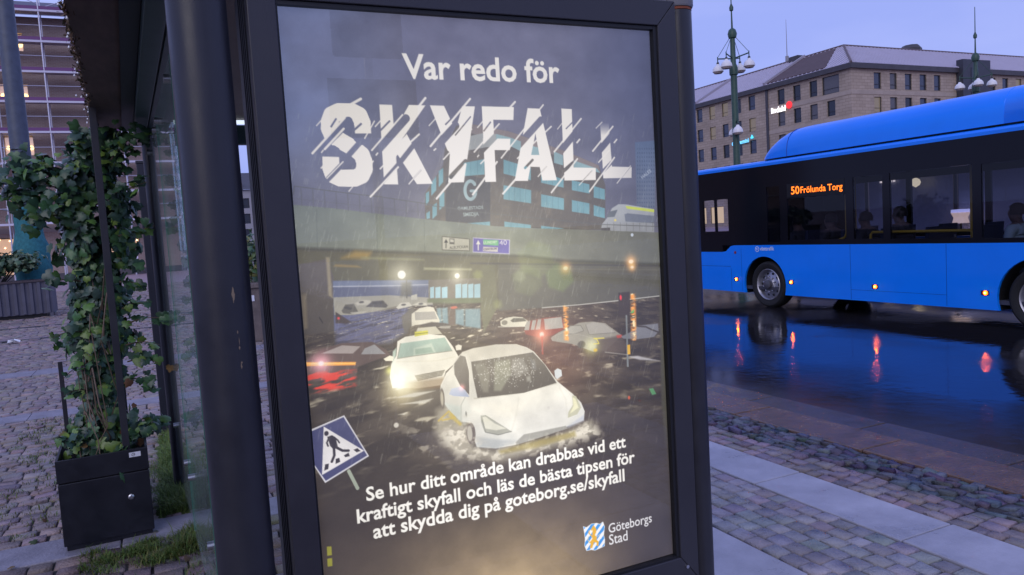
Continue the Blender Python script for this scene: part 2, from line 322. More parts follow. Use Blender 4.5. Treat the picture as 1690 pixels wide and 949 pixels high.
    blend(water * (1 - inner), (60, 52, 45))
    blend(np.clip((t - .74) / .1, 0, 1), (66, 57, 50)); gxc = np.exp(-((GX / CW - .46) / .33) ** 2); blend(np.clip((t - .80) / .18, 0, 1) * gxc * .95, (196, 170, 130)); blend(np.clip((t - .7) / .2, 0, 1) * np.clip((GX / CW - .72) / .28, 0, 1) * .8, (66, 60, 62))  # brown glow of the bottom case lamp is painted into the artwork colour
    yh = pc((800, 492))[1]; dd = np.clip(GY - yh + 30, 12, None); U = (GX - CW * .55) / dd * 5.0 + 40; Vv = 30 * np.log(dd)
    def vn(x, y, seed):
        g = np.random.RandomState(seed).rand(128, 128); i, j = np.floor(y).astype(int), np.floor(x).astype(int); fy, fx = y - i, x - j; fy = fy * fy * (3 - 2 * fy); fx = fx * fx * (3 - 2 * fx); i0, i1, j0, j1 = i % 128, (i + 1) % 128, j % 128, (j + 1) % 128
        return (g[i0, j0] * (1 - fx) + g[i0, j1] * fx) * (1 - fy) + (g[i1, j0] * (1 - fx) + g[i1, j1] * fx) * fy
    wv = lambda k, sd: (vn(U * .5 * k, Vv * .32 * k, sd) + .6 * vn(U * 1.1 * k + 9, Vv * .62 * k, sd + 1) + .35 * vn(U * 2.3 * k, Vv * 1.1 * k + 5, sd + 2)) / 1.95
    w1_, w2_ = wv(1.3, 11), wv(2.4, 24); rip2 = w2_
    lightw = np.exp(-(((GX - pc((800, 560))[0]) / 300) ** 2 + ((GY - pc((800, 580))[1]) / 190) ** 2)); wm = np.maximum(water, inner * .2) * np.clip((.775 - t) * 9, 0, 1)
    blend(wm * np.clip((.52 - w1_) * 3, 0, .5), (38, 33, 30)); blend(wm * np.clip((w1_ - .55) * 3, 0, .28), (98, 88, 76)); blend(wm * np.clip((w2_ - .63) * 6, 0, .42) * (.25 + .75 * lightw), (172, 160, 136)); blend(wm * np.clip((w2_ - .72) * 9, 0, .8) * lightw, (240, 230, 204))
    blend(wm * np.exp(-(((GX - pc((905, 590))[0]) / 90) ** 2 + ((GY - pc((905, 590))[1]) / 80) ** 2)) * .35, (150, 84, 66))
    for px_, py_, w_, h_ in ((700, 650, 46, 36), (850, 748, 95, 30), (700, 555, 24, 18)):
        c_ = pc((px_, py_)); blend(wm * .38 * np.exp(-((GX - c_[0]) / w_) ** 2 - ((GY - c_[1]) / h_) ** 2), (184, 172, 146))
    for q in ([(818, 530), (838, 526), (842, 598), (826, 600)], [(842, 528), (868, 525), (872, 600), (846, 600)], [(905, 535), (945, 532), (945, 610), (905, 600)], [(950, 532), (1020, 530), (1022, 622), (950, 612)]): poly(zC(*q), (112, 150, 168), .75, 3)
    poly(zC((870, 520), (905, 518), (905, 610), (875, 605)), (84, 70, 62), .8, 2); ell(zC((898, 525))[0], 6, 2.2, (190, 80, 60), .9)
    poly(zC((1028, 330), (1089, 325)) + zD((110, 340), (125, 520), (60, 640), (45, 540), (45, 370)), (88, 88, 66), .95, 3)
    # wall right of the pillar
    poly(zD((125, 320), (870, 335), (870, 472), (680, 492), (330, 525), (130, 540)), (86, 85, 74), .95, 3, grad=(78, 76, 70)); line(zD((0, 320), (870, 332)), 3, (66, 64, 58), 1, 2); line(zD((330, 526), (500, 512), (680, 493), (870, 471)), 1.7, (190, 188, 184), .85); line(zD((130, 345), (870, 350)), 2, (104, 102, 90), .6, 2)
    # far cars
    for q, c in (([(378, 540), (395, 512), (435, 508), (455, 545), (430, 556), (385, 552)], (84, 82, 80)), ([(440, 505), (470, 490), (510, 492), (525, 512), (450, 515)], (176, 172, 164)), ([(490, 522), (520, 496), (570, 492), (592, 515), (585, 526)], (72, 70, 74)), ([(630, 525), (650, 505), (690, 500), (705, 518), (640, 532)], (196, 192, 182)), ([(700, 515), (735, 500), (770, 505), (775, 516)], (190, 186, 174)), ([(350, 545), (420, 590), (400, 600), (350, 598)], (62, 54, 56))): poly(zC(*q), c, 1, 1.5)
    for p in ((400, 525), (415, 530), (470, 500), (535, 505), (560, 503), (665, 512), (745, 508)): ell(zC(p)[0], 4, 1.8, (56, 56, 60), .8)
    ell(zC((364, 575))[0], 2, 2, (214, 66, 70)); poly(zC((420, 548), (500, 540), (480, 552), (425, 556)), (180, 176, 168), .8, 2)
    # estate behind the taxi
    poly(zT((270, 250), (370, 160), (400, 200), (365, 350), (300, 420), (275, 350)), (94, 90, 84), .95, 3)
    poly(zT((365, 230), (440, 175), (520, 155), (580, 165), (640, 290), (640, 312), (400, 340), (365, 352)), (206, 200, 184)); poly(zT((395, 212), (590, 205), (620, 280), (400, 292)), (148, 144, 138)); poly(zT((400, 350), (560, 308), (700, 320), (745, 350), (620, 360)), (66, 60, 56), 1, 2); poly(zT((640, 350), (750, 345), (740, 372), (650, 372)), (176, 172, 164), .7, 2)
    # taxi
    poly(zT((390, 445), (425, 368), (600, 352), (665, 425)), (186, 180, 162)); poly(zT((225, 500), (300, 455), (400, 438), (540, 428), (690, 442), (770, 550), (825, 645), (785, 720), (700, 795), (660, 930), (430, 960), (175, 960), (150, 850), (165, 720), (215, 640)), (230, 226, 214), grad=(222, 216, 200))
    poly(zT((255, 520), (690, 460), (765, 590), (400, 642), (222, 672)), (152, 178, 166), grad=(134, 154, 144)); poly(zT((385, 570), (560, 515), (600, 605), (385, 640)), (196, 206, 190), .6, 3); poly(zT((400, 575), (555, 555), (580, 605), (400, 628)), (128, 152, 138), .9, 2); line(zT((255, 520), (225, 668), (400, 642), (762, 592)), 1.2, (120, 112, 98), .8)
    poly(zT((180, 600), (215, 560), (210, 640), (175, 720)), (176, 196, 180), .9, 2); poly(zT((395, 405), (525, 390), (525, 430), (395, 452)), (196, 190, 60)); line(zT((398, 428), (524, 412)), 1, (96, 92, 40)); poly(zT((88, 672), (150, 638), (188, 650), (182, 692), (110, 692)), (226, 218, 196)); poly(zT((795, 545), (825, 530), (858, 540), (852, 582), (802, 588)), (222, 216, 200))
    poly(zT((395, 835), (695, 778), (665, 835), (425, 890)), (118, 110, 96)); [line(zT((400 + i * 8, 848 + i * 14), (690 - i * 8, 792 + i * 14)), .8, (190, 184, 166), .8) for i in range(3)]
    poly(zT((300, 900), (700, 850), (650, 960), (300, 980)), (120, 92, 60), .6, 6); line(zT((220, 700), (620, 690), (790, 650)), 1, (206, 198, 176), .7, 2)
    glow(zT((270, 880))[0], 22, (255, 246, 190), 1.0); glow(zT((270, 960))[0], 26, (220, 190, 110), .6); glow(zT((150, 790))[0], 6, (220, 220, 60), .8); ell(zT((345, 860))[0], 7, 3.5, (250, 246, 226), .8, 3)
    # dark car with tail bar
    poly(zC((208, 775), (290, 715), (380, 690), (520, 684), (585, 720), (602, 745), (450, 800), (445, 850), (215, 870)), (84, 68, 64), 1, 2); poly(zC((285, 738), (380, 700), (466, 705), (430, 738)), (152, 140, 138)); poly(zC((468, 742), (485, 714), (530, 696), (582, 740)), (140, 138, 142)); poly(zC((208, 778), (445, 777), (442, 792), (210, 797)), (236, 150, 62)); line(zC((212, 786), (440, 784)), 1.4, (255, 196, 96))
    red = region(zC((215, 825), (445, 815), (445, 890), (225, 925)), 6); blend(red * np.clip((rip2 - .44) * 6, 0, .9), (226, 58, 44)); glow(zC((283, 784))[0], 15, (255, 150, 170), .95); ell(zC((283, 784))[0], 4, 3.5, (255, 236, 240), 1, 3)
    # right hand cars
    poly(zR((50, 300), (100, 270), (180, 255), (270, 262), (322, 300), (290, 352), (100, 357), (55, 345)), (206, 200, 182)); poly(zR((150, 295), (180, 270), (280, 270), (310, 300), (170, 312)), (84, 80, 70)); ell(zR((92, 315))[0], 5.5, 4, (112, 106, 94)); line(zR((30, 356), (120, 356), (300, 350)), 1.4, (206, 202, 190), .8)
    poly(zR((285, 392), (330, 300), (480, 268), (655, 255), (695, 370), (560, 440), (420, 460), (300, 430)), (122, 58, 48), 1, 1.5)
    for q in ([(480, 280), (650, 258), (668, 365), (490, 385)], [(285, 390), (310, 305), (347, 295), (332, 388)], [(350, 385), (366, 294), (405, 288), (384, 385)], [(396, 385), (420, 284), (452, 280), (442, 380)]): poly(zR(*q), (148, 142, 136))
    poly(zR((545, 465), (620, 412), (720, 370), (820, 316), (960, 304), (1080, 320), (1190, 400), (1245, 440), (1180, 500), (1090, 590), (960, 600), (760, 525), (560, 495)), (136, 130, 120)); poly(zR((735, 345), (840, 345), (868, 395), (790, 420), (690, 425)), (150, 146, 138), .8, 2); poly(zR((890, 335), (960, 312), (1070, 325), (1180, 412), (925, 432)), (154, 148, 142), .9, 2); poly(zR((1010, 480), (1245, 440), (1295, 545), (1270, 610), (1090, 605), (980, 610)), (78, 66, 60), .9, 5)
    ell(zR((848, 530))[0], 8, 6.5, (66, 60, 56), .9, 2); line(zR((735, 345), (840, 342), (870, 395), (790, 422), (690, 428)), 1, (86, 82, 76), .8); line(zR((890, 335), (925, 432), (1180, 412)), 1, (92, 88, 82), .8); line(zR((560, 455), (680, 405), (860, 440), (1000, 478)), 1, (160, 154, 144), .7); poly(zR((1190, 440), (1245, 432), (1250, 460), (1200, 468)), (190, 60, 50), .8, 2)
    glow(zR((945, 545))[0], 15, (220, 220, 110), .7); line(zR((970, 470), (1070, 466)), 1.5, (226, 206, 70)); line(zR((970, 470), (1000, 480), (1020, 520), (970, 525)), 1.3, (226, 206, 70)); ell(zR((985, 585))[0], 4, 3, (220, 180, 60), .9, 2)
    poly(zR((1235, 452), (1320, 412), (1400, 345), (1600, 322), (1605, 400), (1560, 455), (1400, 478), (1260, 472)), (112, 112, 120), 1, 1.5); line(zR((1400, 350), (1480, 355), (1540, 385), (1610, 410)), 3, (64, 58, 56)); glow(zR((458, 432))[0], 15, (255, 120, 90), .9); ell(zR((458, 430))[0], 4, 4, (255, 220, 205), 1, 3); line(zR((460, 450), (466, 620)), 2.4, (216, 80, 66), .7, 3)
    for x, y0, y1, w in ((696, 150, 500, 5), (1358, 28, 490, 6.5)):
        k = region(zR((x - 30, y0), (x + 30, y0), (x + 30, y1), (x - 30, y1)), 2); kx = np.exp(-((GX - pc(zR((x, (y0 + y1) / 2))[0])[0]) / w) ** 2); blend(k * kx * np.clip((fbm(9, 3.2, 50) - .3) * 4, 0, 1), (246, 150, 62)); blend(k * kx ** 3 * np.clip((fbm(7, 3, 60) - .5) * 5, 0, 1), (255, 232, 180))
    for p, r in ((zD((437, 343)), 4), (zD((740, 312)), 4.5), (zD((745, 338)), 3)): glow(p[0], r * 2.4, (255, 150, 60), .9); ell(p[0], r * 1.1, r * .8, (255, 226, 190), 1, 2)
    poly(zR((1210, 20), (1322, 10), (1322, 240), (1215, 246)), (52, 44, 42), 1, 2); ell(zR((1233, 68))[0], 2.2, 4.6, (236, 50, 62), 1, 1.5); poly(zR((1330, 215), (1365, 180), (1362, 215), (1345, 222)), (96, 170, 84)); poly(zR((1281, 240), (1297, 240), (1312, 750), (1294, 750)), (112, 116, 118)); poly(zR((1297, 535), (1325, 530), (1328, 625), (1300, 628)), (222, 166, 40)); poly(zR((1310, 650), (1400, 640), (1620, 690), (1420, 680)), (176, 172, 176), .9, 3)
    line(zR((1080, 605), (1300, 630)), 1.2, (170, 166, 160), .8, 2)
    # leading white car
    poly(zW((20, 560), (100, 520), (240, 660), (310, 850), (520, 890), (900, 790), (1230, 640), (1290, 740), (900, 860), (520, 960), (150, 900), (0, 740)), (176, 168, 150), .75, 14)
    poly(zW((165, 160), (215, 105), (300, 75), (480, 45), (640, 42), (720, 65), (780, 100), (870, 205), (965, 335), (1080, 430), (1150, 500), (1178, 570), (1170, 640), (1040, 690), (840, 770), (630, 835), (480, 862), (330, 850), (310, 790), (270, 660), (205, 650), (130, 580), (75, 510), (40, 420), (45, 370), (90, 270), (140, 220)), (206, 200, 188), grad=(200, 200, 196))
    poly(zW((215, 105), (300, 75), (480, 45), (640, 42), (775, 100), (285, 178), (250, 120)), (196, 190, 178), 1, 2)
    poly(zW((300, 470), (955, 348), (1080, 440), (1130, 540), (1030, 690), (640, 790), (600, 730), (370, 600), (280, 560)), (222, 218, 208), .9, 8, grad=(212, 210, 204)); poly(zW((430, 520), (700, 520), (660, 600), (480, 590)), (236, 230, 216), .6, 14); line(zW((310, 470), (640, 430), (955, 350)), 2, (168, 162, 150), .8, 2)
    poly(zW((285, 180), (770, 105), (862, 200), (957, 345), (700, 425), (335, 465), (300, 300)), (94, 88, 80), 1, 1.2, grad=(74, 68, 62))
    for q, c in (([(310, 200), (380, 195), (430, 260), (420, 420), (380, 420), (330, 250)], (120, 116, 104)), ([(470, 180), (590, 160), (600, 280), (520, 410), (465, 408)], (134, 134, 116)), ([(610, 160), (690, 150), (740, 250), (640, 300), (600, 240)], (130, 126, 120)), ([(720, 300), (750, 292), (755, 330), (725, 336)], (158, 156, 148)), ([(750, 150), (790, 180), (800, 240), (765, 240)], (112, 110, 110))): poly(zW(*q), c, .7, 4)
    r = np.random.RandomState(5)
    for _ in range(330):
        x, y = r.normal(560, 150), r.normal(240, 60)
        if 310 < x < 850 and 130 < y < 430 and x < 760 + (y - 105) * .6: ell(zW((x, y))[0], .8, .8, (214, 212, 206), r.uniform(.3, .9))
    poly(zW((150, 200), (200, 130), (240, 140), (270, 250), (272, 442), (200, 370), (155, 280)), (112, 106, 98), grad=(74, 66, 62)); line(zW((245, 140), (272, 260), (275, 440)), 1.2, (220, 214, 202)); line(zW((238, 460), (207, 520), (206, 650)), 1.4, (140, 142, 136)); poly(zW((210, 520), (240, 460), (290, 560), (260, 650), (235, 680), (205, 650)), (196, 198, 192), .5, 4)
    poly(zW((60, 420), (150, 300), (205, 480), (205, 650), (130, 585), (75, 510)), (172, 170, 162), .55, 9); poly(zW((620, 560), (1020, 470), (1060, 600), (1020, 680), (700, 750)), (196, 194, 190), .5, 14); line(zW((600, 735), (640, 600), (660, 470)), 1.4, (190, 186, 176), .6, 4); line(zW((980, 380), (1030, 480), (1040, 600)), 1.4, (190, 186, 176), .6, 4); line(zW((150, 205), (90, 280), (50, 370)), 1.5, (232, 226, 214), .7, 2)
    poly(zW((75, 505), (205, 530), (205, 650), (130, 585)), (176, 184, 178), .8, 6)
    poly(zW((360, 605), (400, 600), (480, 650), (602, 728), (500, 756), (390, 732), (365, 660)), (150, 150, 140)); poly(zW((375, 615), (400, 612), (470, 665), (560, 705), (480, 720), (395, 705)), (206, 204, 190), 1, 2); line(zW((372, 640), (400, 735), (500, 755), (602, 728)), 1.6, (112, 112, 106))
    poly(zW((1080, 445), (1110, 450), (1150, 540), (1120, 592), (1045, 622), (1050, 575), (1085, 520)), (176, 174, 150)); poly(zW((1085, 460), (1105, 470), (1130, 540), (1060, 590), (1090, 530)), (214, 210, 176), 1, 2)
    poly(zW((320, 770), (480, 790), (640, 800), (620, 830), (480, 862), (330, 850)), (164, 168, 170), .8, 5); poly(zW((635, 815), (700, 752), (1030, 684), (1045, 705), (840, 772), (640, 832)), (142, 140, 134), 1, 2); poly(zW((1040, 690), (1170, 600), (1172, 645), (1050, 700)), (164, 168, 182), .8, 5)
    ell(zW((285, 745))[0], 8, 18, (88, 78, 72)); ell(zW((275, 745))[0], 4.5, 13, (168, 162, 150)); ell(zW((58, 470))[0], 4.2, 17, (92, 84, 76)); ell(zW((56, 470))[0], 2.4, 12, (166, 158, 140)); ell(zW((246, 590))[0], 1.3, 4, (100, 100, 96)); ell(zW((895, 540))[0], 3, 2.4, (196, 192, 188))
    poly(zW((112, 437), (130, 392), (200, 376), (238, 402), (272, 457), (150, 450)), (172, 178, 196), grad=(140, 150, 180)); glow(zW((212, 385))[0], 5, (255, 120, 130), .8); poly(zW((940, 250), (965, 232), (995, 245), (1000, 290), (960, 318), (945, 300)), (196, 200, 204))
    foam = fbm(13, 9, 70); k = region(zW((60, 640), (250, 640), (330, 850), (520, 870), (900, 780), (1100, 700), (1230, 640), (1300, 760), (900, 870), (500, 950), (250, 930), (60, 800)), 26)
    blend(k * np.clip((foam - .5) * 6, 0, .85), (226, 218, 202)); k2 = region(zW((500, 880), (700, 825), (1100, 725), (1110, 765), (800, 855), (520, 905)), 6); blend(k2 * .7, (150, 134, 74)); k3 = region(zW((-250, 680), (200, 600), (400, 950), (-200, 1000)), 40); blend(k3 * np.clip((fbm(20, 10, 80) - .55) * 5, 0, .6), (176, 166, 150))
    line(zW((30, 645), (110, 570), (160, 620), (60, 640)), 3, (190, 160, 66), .8, 2); line(zW((120, 600), (200, 670)), 5, (190, 164, 70), .8, 4)
    for q in ([(640, 110), (740, 85), (840, 75), (740, 105)], [(670, 140), (830, 112), (790, 135)], [(660, 190), (705, 178), (690, 190)]): poly(zE(*q), (206, 200, 186), .85, 2)
    ell(zE((652, 240))[0], 4, 4, (214, 208, 196), .9, 2)
    poly(zF((850, 65), (870, 62), (885, 90), (865, 95)), (86, 150, 100), .9, 2); ell(zF((755, 108))[0], 2.4, 3.4, (210, 90, 60), .9)
    # signs on the bridge
    poly(zH((152, 728), (321, 744), (321, 820), (152, 814)), (64, 64, 58)); poly(zH((156, 733), (317, 748), (317, 815), (156, 809)), (176, 174, 160)); line(zH((177, 800), (177, 755)), 1.6, (40, 42, 40)); poly(zH((165, 768), (177, 746), (190, 768)), (40, 42, 40)); poly(zH((198, 742), (228, 744), (228, 778), (198, 776)), (70, 70, 66)); poly(zH((202, 747), (224, 749), (224, 766), (202, 764)), (186, 184, 172)); write('ALELYCKAN', *zH((200, 808), (314, 812)), (58, 58, 54), off=.02)
    poly(zH((340, 736), (564, 750), (562, 838), (338, 827)), (180, 176, 205)); poly(zH((344, 741), (559, 754), (557, 833), (342, 822)), (84, 76, 164)); line(zH((372, 812), (372, 765)), 1.8, (226, 224, 222)); poly(zH((359, 778), (372, 752), (385, 778)), (226, 224, 222)); poly(zH((402, 748), (494, 753), (494, 786), (402, 781)), (92, 170, 118)); write('LUNDBY', *zH((407, 778), (490, 783)), (206, 226, 206), off=.02); write('40', *zH((502, 785), (548, 788)), (214, 210, 226), grow=.8); poly(zH((402, 792), (490, 796), (490, 824), (402, 820)), (196, 190, 190)); write('CENTRUM', *zH((407, 817), (486, 821)), (70, 66, 90), off=.03)
    # lamps under the bridge, lens flare printed in the picture
    for p, r in (((656, 373), 6.5), ((913, 378), 4.2)): glow(zC(p)[0], r * 3.2, (255, 246, 210), .55); ell(zC(p)[0], r, r, (255, 253, 244), 1, 2)
    ell(zH((1302, 721))[0], 3, 3, (186, 196, 210))
    hexa = lambda c, r: [(c[0] + r * math.cos(a), c[1] + r * math.sin(a)) for a in np.arange(.3, 6.5, math.pi / 3)]
    for c, r, col, a in (((410, 385), 68, (120, 160, 70), .26), ((260, 400), 75, (120, 140, 80), .18), ((225, 380), 28, (170, 180, 140), .3), ((228, 256), 28, (160, 164, 150), .3), ((32, 374), 22, (160, 170, 90), .4), ((300, 300), 90, (130, 150, 80), .2), ((125, 510), 22, (170, 180, 90), .25)): poly(zD(*hexa(c, r)), col, a, 6)
    # crossing sign
    line(zE((425, 460), (467, 542)), 5.5, (158, 166, 150)); poly(zE((200, 280), (403, 193), (522, 388), (312, 517), (190, 330)), (206, 204, 212)); poly(zE((200, 290), (400, 201), (513, 385), (315, 507), (190, 330)), (66, 68, 108)); poly(zE((305, 247), (498, 362), (297, 479)), (222, 218, 220))
    K = (48, 44, 52); ell(zE((318, 280))[0], 3.4, 3.8, K); poly(zE((322, 296), (345, 288), (362, 300), (372, 340), (356, 360), (336, 340)), K); line(zE((330, 300), (320, 325), (326, 340)), 2.6, K); line(zE((355, 298), (372, 312), (380, 324)), 2.4, K); line(zE((362, 345), (395, 362), (424, 362)), 4, K); line(zE((354, 350), (356, 385), (344, 415)), 4, K)
    for q in ([(312, 428), (330, 424), (327, 450), (307, 458)], [(362, 402), (380, 396), (384, 416), (362, 426)], [(402, 384), (424, 372), (430, 388), (408, 394)], [(448, 358), (466, 350), (482, 364), (462, 370)]): poly(zE(*q), K)
    poly(zE((320, 822), (342, 820), (344, 862), (322, 866)), (150, 146, 50)); poly(zE((322, 880), (345, 876), (347, 914), (324, 918)), (150, 146, 50))
    # backlight scatter painted into the artwork: warm haze over the middle
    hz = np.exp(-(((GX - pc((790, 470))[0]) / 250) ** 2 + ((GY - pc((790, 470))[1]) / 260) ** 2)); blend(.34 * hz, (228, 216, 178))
    grain = fbm(34, 34, 90, 5); art *= (1 + (grain - .5) * .22)[..., None]
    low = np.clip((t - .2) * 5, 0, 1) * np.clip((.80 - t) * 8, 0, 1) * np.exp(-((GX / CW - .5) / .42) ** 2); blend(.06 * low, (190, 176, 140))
    # rain
    r = np.random.RandomState(9)
    for _ in range(1500):
        x, y = r.uniform(470, 1090), r.uniform(180, 760); L = r.uniform(5, 17); line([(x, y), (x - L * .24, y + L)], r.uniform(.6, 1.1), (214, 214, 200), r.uniform(.06, .26))
    art += ((np.random.RandomState(3).rand(CH, CW) - .5) * 5)[..., None]
    # title: letter shapes cut by slanting rain
    base = art.copy(); Wh = (232, 226, 218)
    S = [(478, 612), (474, 560), (460, 527), (430, 512), (365, 512), (334, 527), (322, 560), (322, 590), (334, 620), (362, 640), (440, 684), (472, 710), (484, 745), (484, 776), (470, 806), (440, 819), (372, 819), (340, 804), (330, 776), (328, 720)]
    P = np.array([pc(p) for p in zA(*S)]); s = bb(P, 16); d = np.full(GX[s].shape, 1e9)
    for i in range(len(P) - 1): d = np.minimum(d, segd(GX[s], GY[s], P[i], P[i + 1]))
    k = np.clip(12.6 - d + .5, 0, 1)
    for e, nrm in ((P[0], P[0] - P[1]), (P[-1], P[-1] - P[-2])): nrm = nrm / np.linalg.norm(nrm); k *= np.clip(.5 - ((GX[s] - e[0]) * nrm[0] + (GY[s] - e[1]) * nrm[1]), 0, 1) + (np.hypot(GX[s] - e[0], GY[s] - e[1]) > 18)
    mixin(s, np.clip(k, 0, 1), Wh)
    for q in ([(553, 478), (612, 480), (640, 848), (575, 848)], [(690, 480), (766, 482), (650, 650), (625, 740), (596, 650)], [(618, 680), (680, 615), (800, 845), (727, 847)], [(787, 482), (852, 484), (912, 612), (900, 720), (868, 690)], [(937, 486), (995, 487), (944, 838), (872, 840), (880, 690)]): poly(zA(*q), Wh)
    for q in ([(50, 487), (100, 488), (116, 836), (66, 837)], [(50, 487), (198, 490), (196, 550), (54, 548)], [(55, 635), (182, 637), (180, 690), (58, 688)], [(262, 495), (318, 498), (397, 829), (330, 830), (318, 768), (275, 766), (263, 832), (202, 832)], [(418, 497), (466, 500), (475, 770), (577, 772), (577, 828), (432, 830)]): poly(zB(*q), Wh)
    L2 = region(zB((597, 562), (637, 564), (652, 766), (743, 768), (742, 818), (612, 820)), 1); blend(L2 * np.clip((GY - pc(zB((600, 562))[0])[1]) / 22, 0, 1) * (1 - .25 * np.clip((GX / CW - .8) / .15, 0, 1)), Wh)
    s, k = cover(np.array([pc(p) for p in zB((298, 612), (316, 712), (278, 712))]), 1); art[s] = art[s] * (1 - k[..., None]) + base[s] * k[..., None]
    def cutl(z, p, q, w):
        A = np.array([pc(x) for x in z(p, q)]); w = w / 2.792; s = bb(A, w); d = segd(GX[s], GY[s], *A); k = np.clip(w / 2 - d + .5, 0, 1)[..., None]; art[s] = art[s] * (1 - k) + base[s] * k
    for p, q, w in (((262, 702), (410, 554), 36), ((408, 716), (462, 655), 24), ((290, 850), (388, 748), 22), ((330, 580), (352, 545), 8), ((415, 615), (468, 568), 9), ((534, 702), (676, 542), 36), ((655, 738), (738, 632), 22), ((548, 860), (640, 755), 18), ((556, 600), (600, 555), 8), ((690, 845), (745, 782), 6), ((806, 686), (906, 576), 36), ((885, 812), (952, 742), 22), ((860, 570), (885, 545), 7), ((905, 620), (975, 535), 6)): cutl(zA, p, q, w)
    for p, q, w in (((30, 712), (132, 606), 28), ((60, 600), (90, 560), 7), ((158, 736), (324, 550), 34), ((250, 772), (285, 735), 12), ((402, 710), (508, 580), 34), ((402, 808), (482, 740), 18), ((440, 590), (470, 560), 6), ((580, 708), (670, 600), 34), ((600, 798), (662, 734), 18), ((676, 842), (738, 765), 4), ((502, 848), (560, 785), 5), ((312, 808), (350, 765), 5)): cutl(zB, p, q, w)
    for p, q, w in (((243, 704), (392, 540), 9), ((420, 478), (467, 452), 11), ((262, 576), (325, 505), 4), ((300, 685), (388, 590), 9), ((485, 635), (530, 555), 5), ((284, 772), (330, 726), 6), ((310, 820), (385, 743), 5), ((412, 880), (465, 815), 4), ((500, 770), (525, 740), 5), ((518, 690), (660, 526), 7), ((534, 580), (598, 510), 5), ((725, 500), (766, 448), 10), ((575, 762), (737, 616), 8), ((512, 905), (640, 768), 8), ((690, 846), (746, 780), 5), ((557, 776), (600, 730), 6), ((790, 671), (973, 452), 9), ((783, 576), (838, 516), 4), ((818, 914), (952, 754), 9), ((850, 732), (980, 592), 6), ((806, 690), (814, 683), 6), ((538, 712), (545, 703), 6), ((285, 700), (293, 690), 5)): line(zA(p, q), w / 2.792, Wh, .95)
    for p, q, w in (((15, 698), (130, 568), 7), ((8, 895), (120, 744), 9), ((30, 585), (87, 518), 5), ((180, 492), (204, 466), 9), ((45, 752), (118, 676), 6), ((140, 726), (334, 480), 7), ((215, 728), (371, 580), 7), ((148, 891), (232, 795), 9), ((310, 812), (350, 765), 5), ((385, 697), (509, 544), 8), ((400, 592), (445, 535), 4), ((372, 886), (492, 730), 8), ((500, 852), (560, 786), 4), ((563, 694), (656, 580), 8), ((590, 746), (640, 690), 6), ((548, 881), (663, 724), 8), ((675, 843), (738, 762), 4), ((490, 655), (502, 640), 8), ((662, 655), (674, 640), 7), ((578, 588), (606, 560), 4), ((30, 720), (36, 713), 5)): line(zB(p, q), w / 2.792, Wh, .9)
    # remaining lettering
    write('Var redo för', (668, 127.5), (928, 135.5), (236, 231, 224), off=.022)
    for b, p, q in (('Se hur ditt område kan drabbas vid ett', (607.5, 829.5), (1037, 738)), ('kraftigt skyfall och läs de bästa tipsen för', (592, 866.5), (1052, 765.5)), ('att skydda dig på goteborg.se/skyfall', (619, 892), (1035, 797))): write(b, p, q, (238, 234, 226), off=.022)
    write('Göteborgs', (1008.5, 882.5), (1080, 866), (232, 230, 232), off=.008, grow=1.12); write('Stad', (1009.5, 902), (1040, 895), (232, 230, 232), off=.008, grow=1.12)
    # city crest
    SH = [(180, 240), (240, 258), (330, 190), (430, 175), (490, 195), (545, 150), (575, 240), (560, 400), (580, 480), (575, 600), (490, 640), (400, 680), (330, 670), (240, 688), (205, 590), (215, 470), (205, 380)]
    sk = region(zK(*SH), 1); blend(sk, (240, 240, 240)); st = ((GX * .95 + GY * 1.0) / 8.2) % 2 < 1; blend(sk * np.clip(st * 1.0, 0, 1), (66, 150, 226)); Yl = (232, 176, 44)
    for q in ([(345, 250), (380, 220), (425, 290), (420, 345), (395, 400), (440, 430), (420, 490), (350, 500), (345, 420), (350, 330)], [(350, 470), (420, 480), (470, 520), (460, 600), (425, 600), (430, 540), (380, 530), (345, 640), (300, 640), (320, 560), (290, 540)]): poly(zK(*q), Yl)
    line(zK((350, 430), (285, 360), (290, 320)), 2, Yl); line(zK((420, 430), (500, 380)), 1.6, (206, 200, 190)); line(zK((300, 540), (260, 480), (280, 430)), 1.6, (206, 196, 160)); line(zK((330, 300), (370, 230)), 2.4, Yl)
    line([(x, y) for x, y in zK(*SH, SH[0])], 1.1, (240, 240, 242), .8)
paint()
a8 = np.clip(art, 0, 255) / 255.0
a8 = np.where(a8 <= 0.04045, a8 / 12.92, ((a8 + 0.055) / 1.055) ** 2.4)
# ------------------------------------------------------------------ ground, road, kerbs
M = lambda *a, **k: mat(*a, **k)
m_soil = M('joint_soil', (0.035, 0.030, 0.028), 0.75, var=.4, scale=20, bump=.5)
m_far = M('far_paving', (0.34, 0.25, 0.27), 0.5, var=.25, scale=3, bump=.3, bscale=12)
m_slab = M('slab_stone', (0.37, 0.36, 0.40), 0.36, var=.28, scale=2.6, bump=.16, bscale=90, rvar=.12)
m_slab2 = M('plaza_slab', (0.25, 0.235, 0.27), 0.42, var=.28, scale=6, bump=.3, bscale=60)
m_sett = M('sett_stone', (.4, .3, .3), 0.36, attr='col', var=.30, scale=7, bump=.6, bscale=70, rvar=.14)
m_kerb = M('wet_kerb', (0.135, 0.075, 0.046), 0.17, var=.5, scale=6, bump=.5, bscale=70, rvar=.16)
m_ribs = M('drain_iron', (0.03, 0.03, 0.035), 0.5)
def sheet(name, x0, x1, y0, y1, z, m, th=0.15): return MB().box(x0, x1, y0, y1, z - th, z).build(name, m, kind='structure')
MB().add([(-1500, -1500, -.4), (1500, -1500, -.4), (1500, 1500, -.4), (-1500, 1500, -.4)], [(0, 1, 2, 3)]).build('ground', m_far, kind='structure')
sheet('pavement', -60, 4.235, -30, 70, -.016, m_soil, .3)
sheet('far_pavement', 60, 240, -60, 240, 0, m_far, .3)
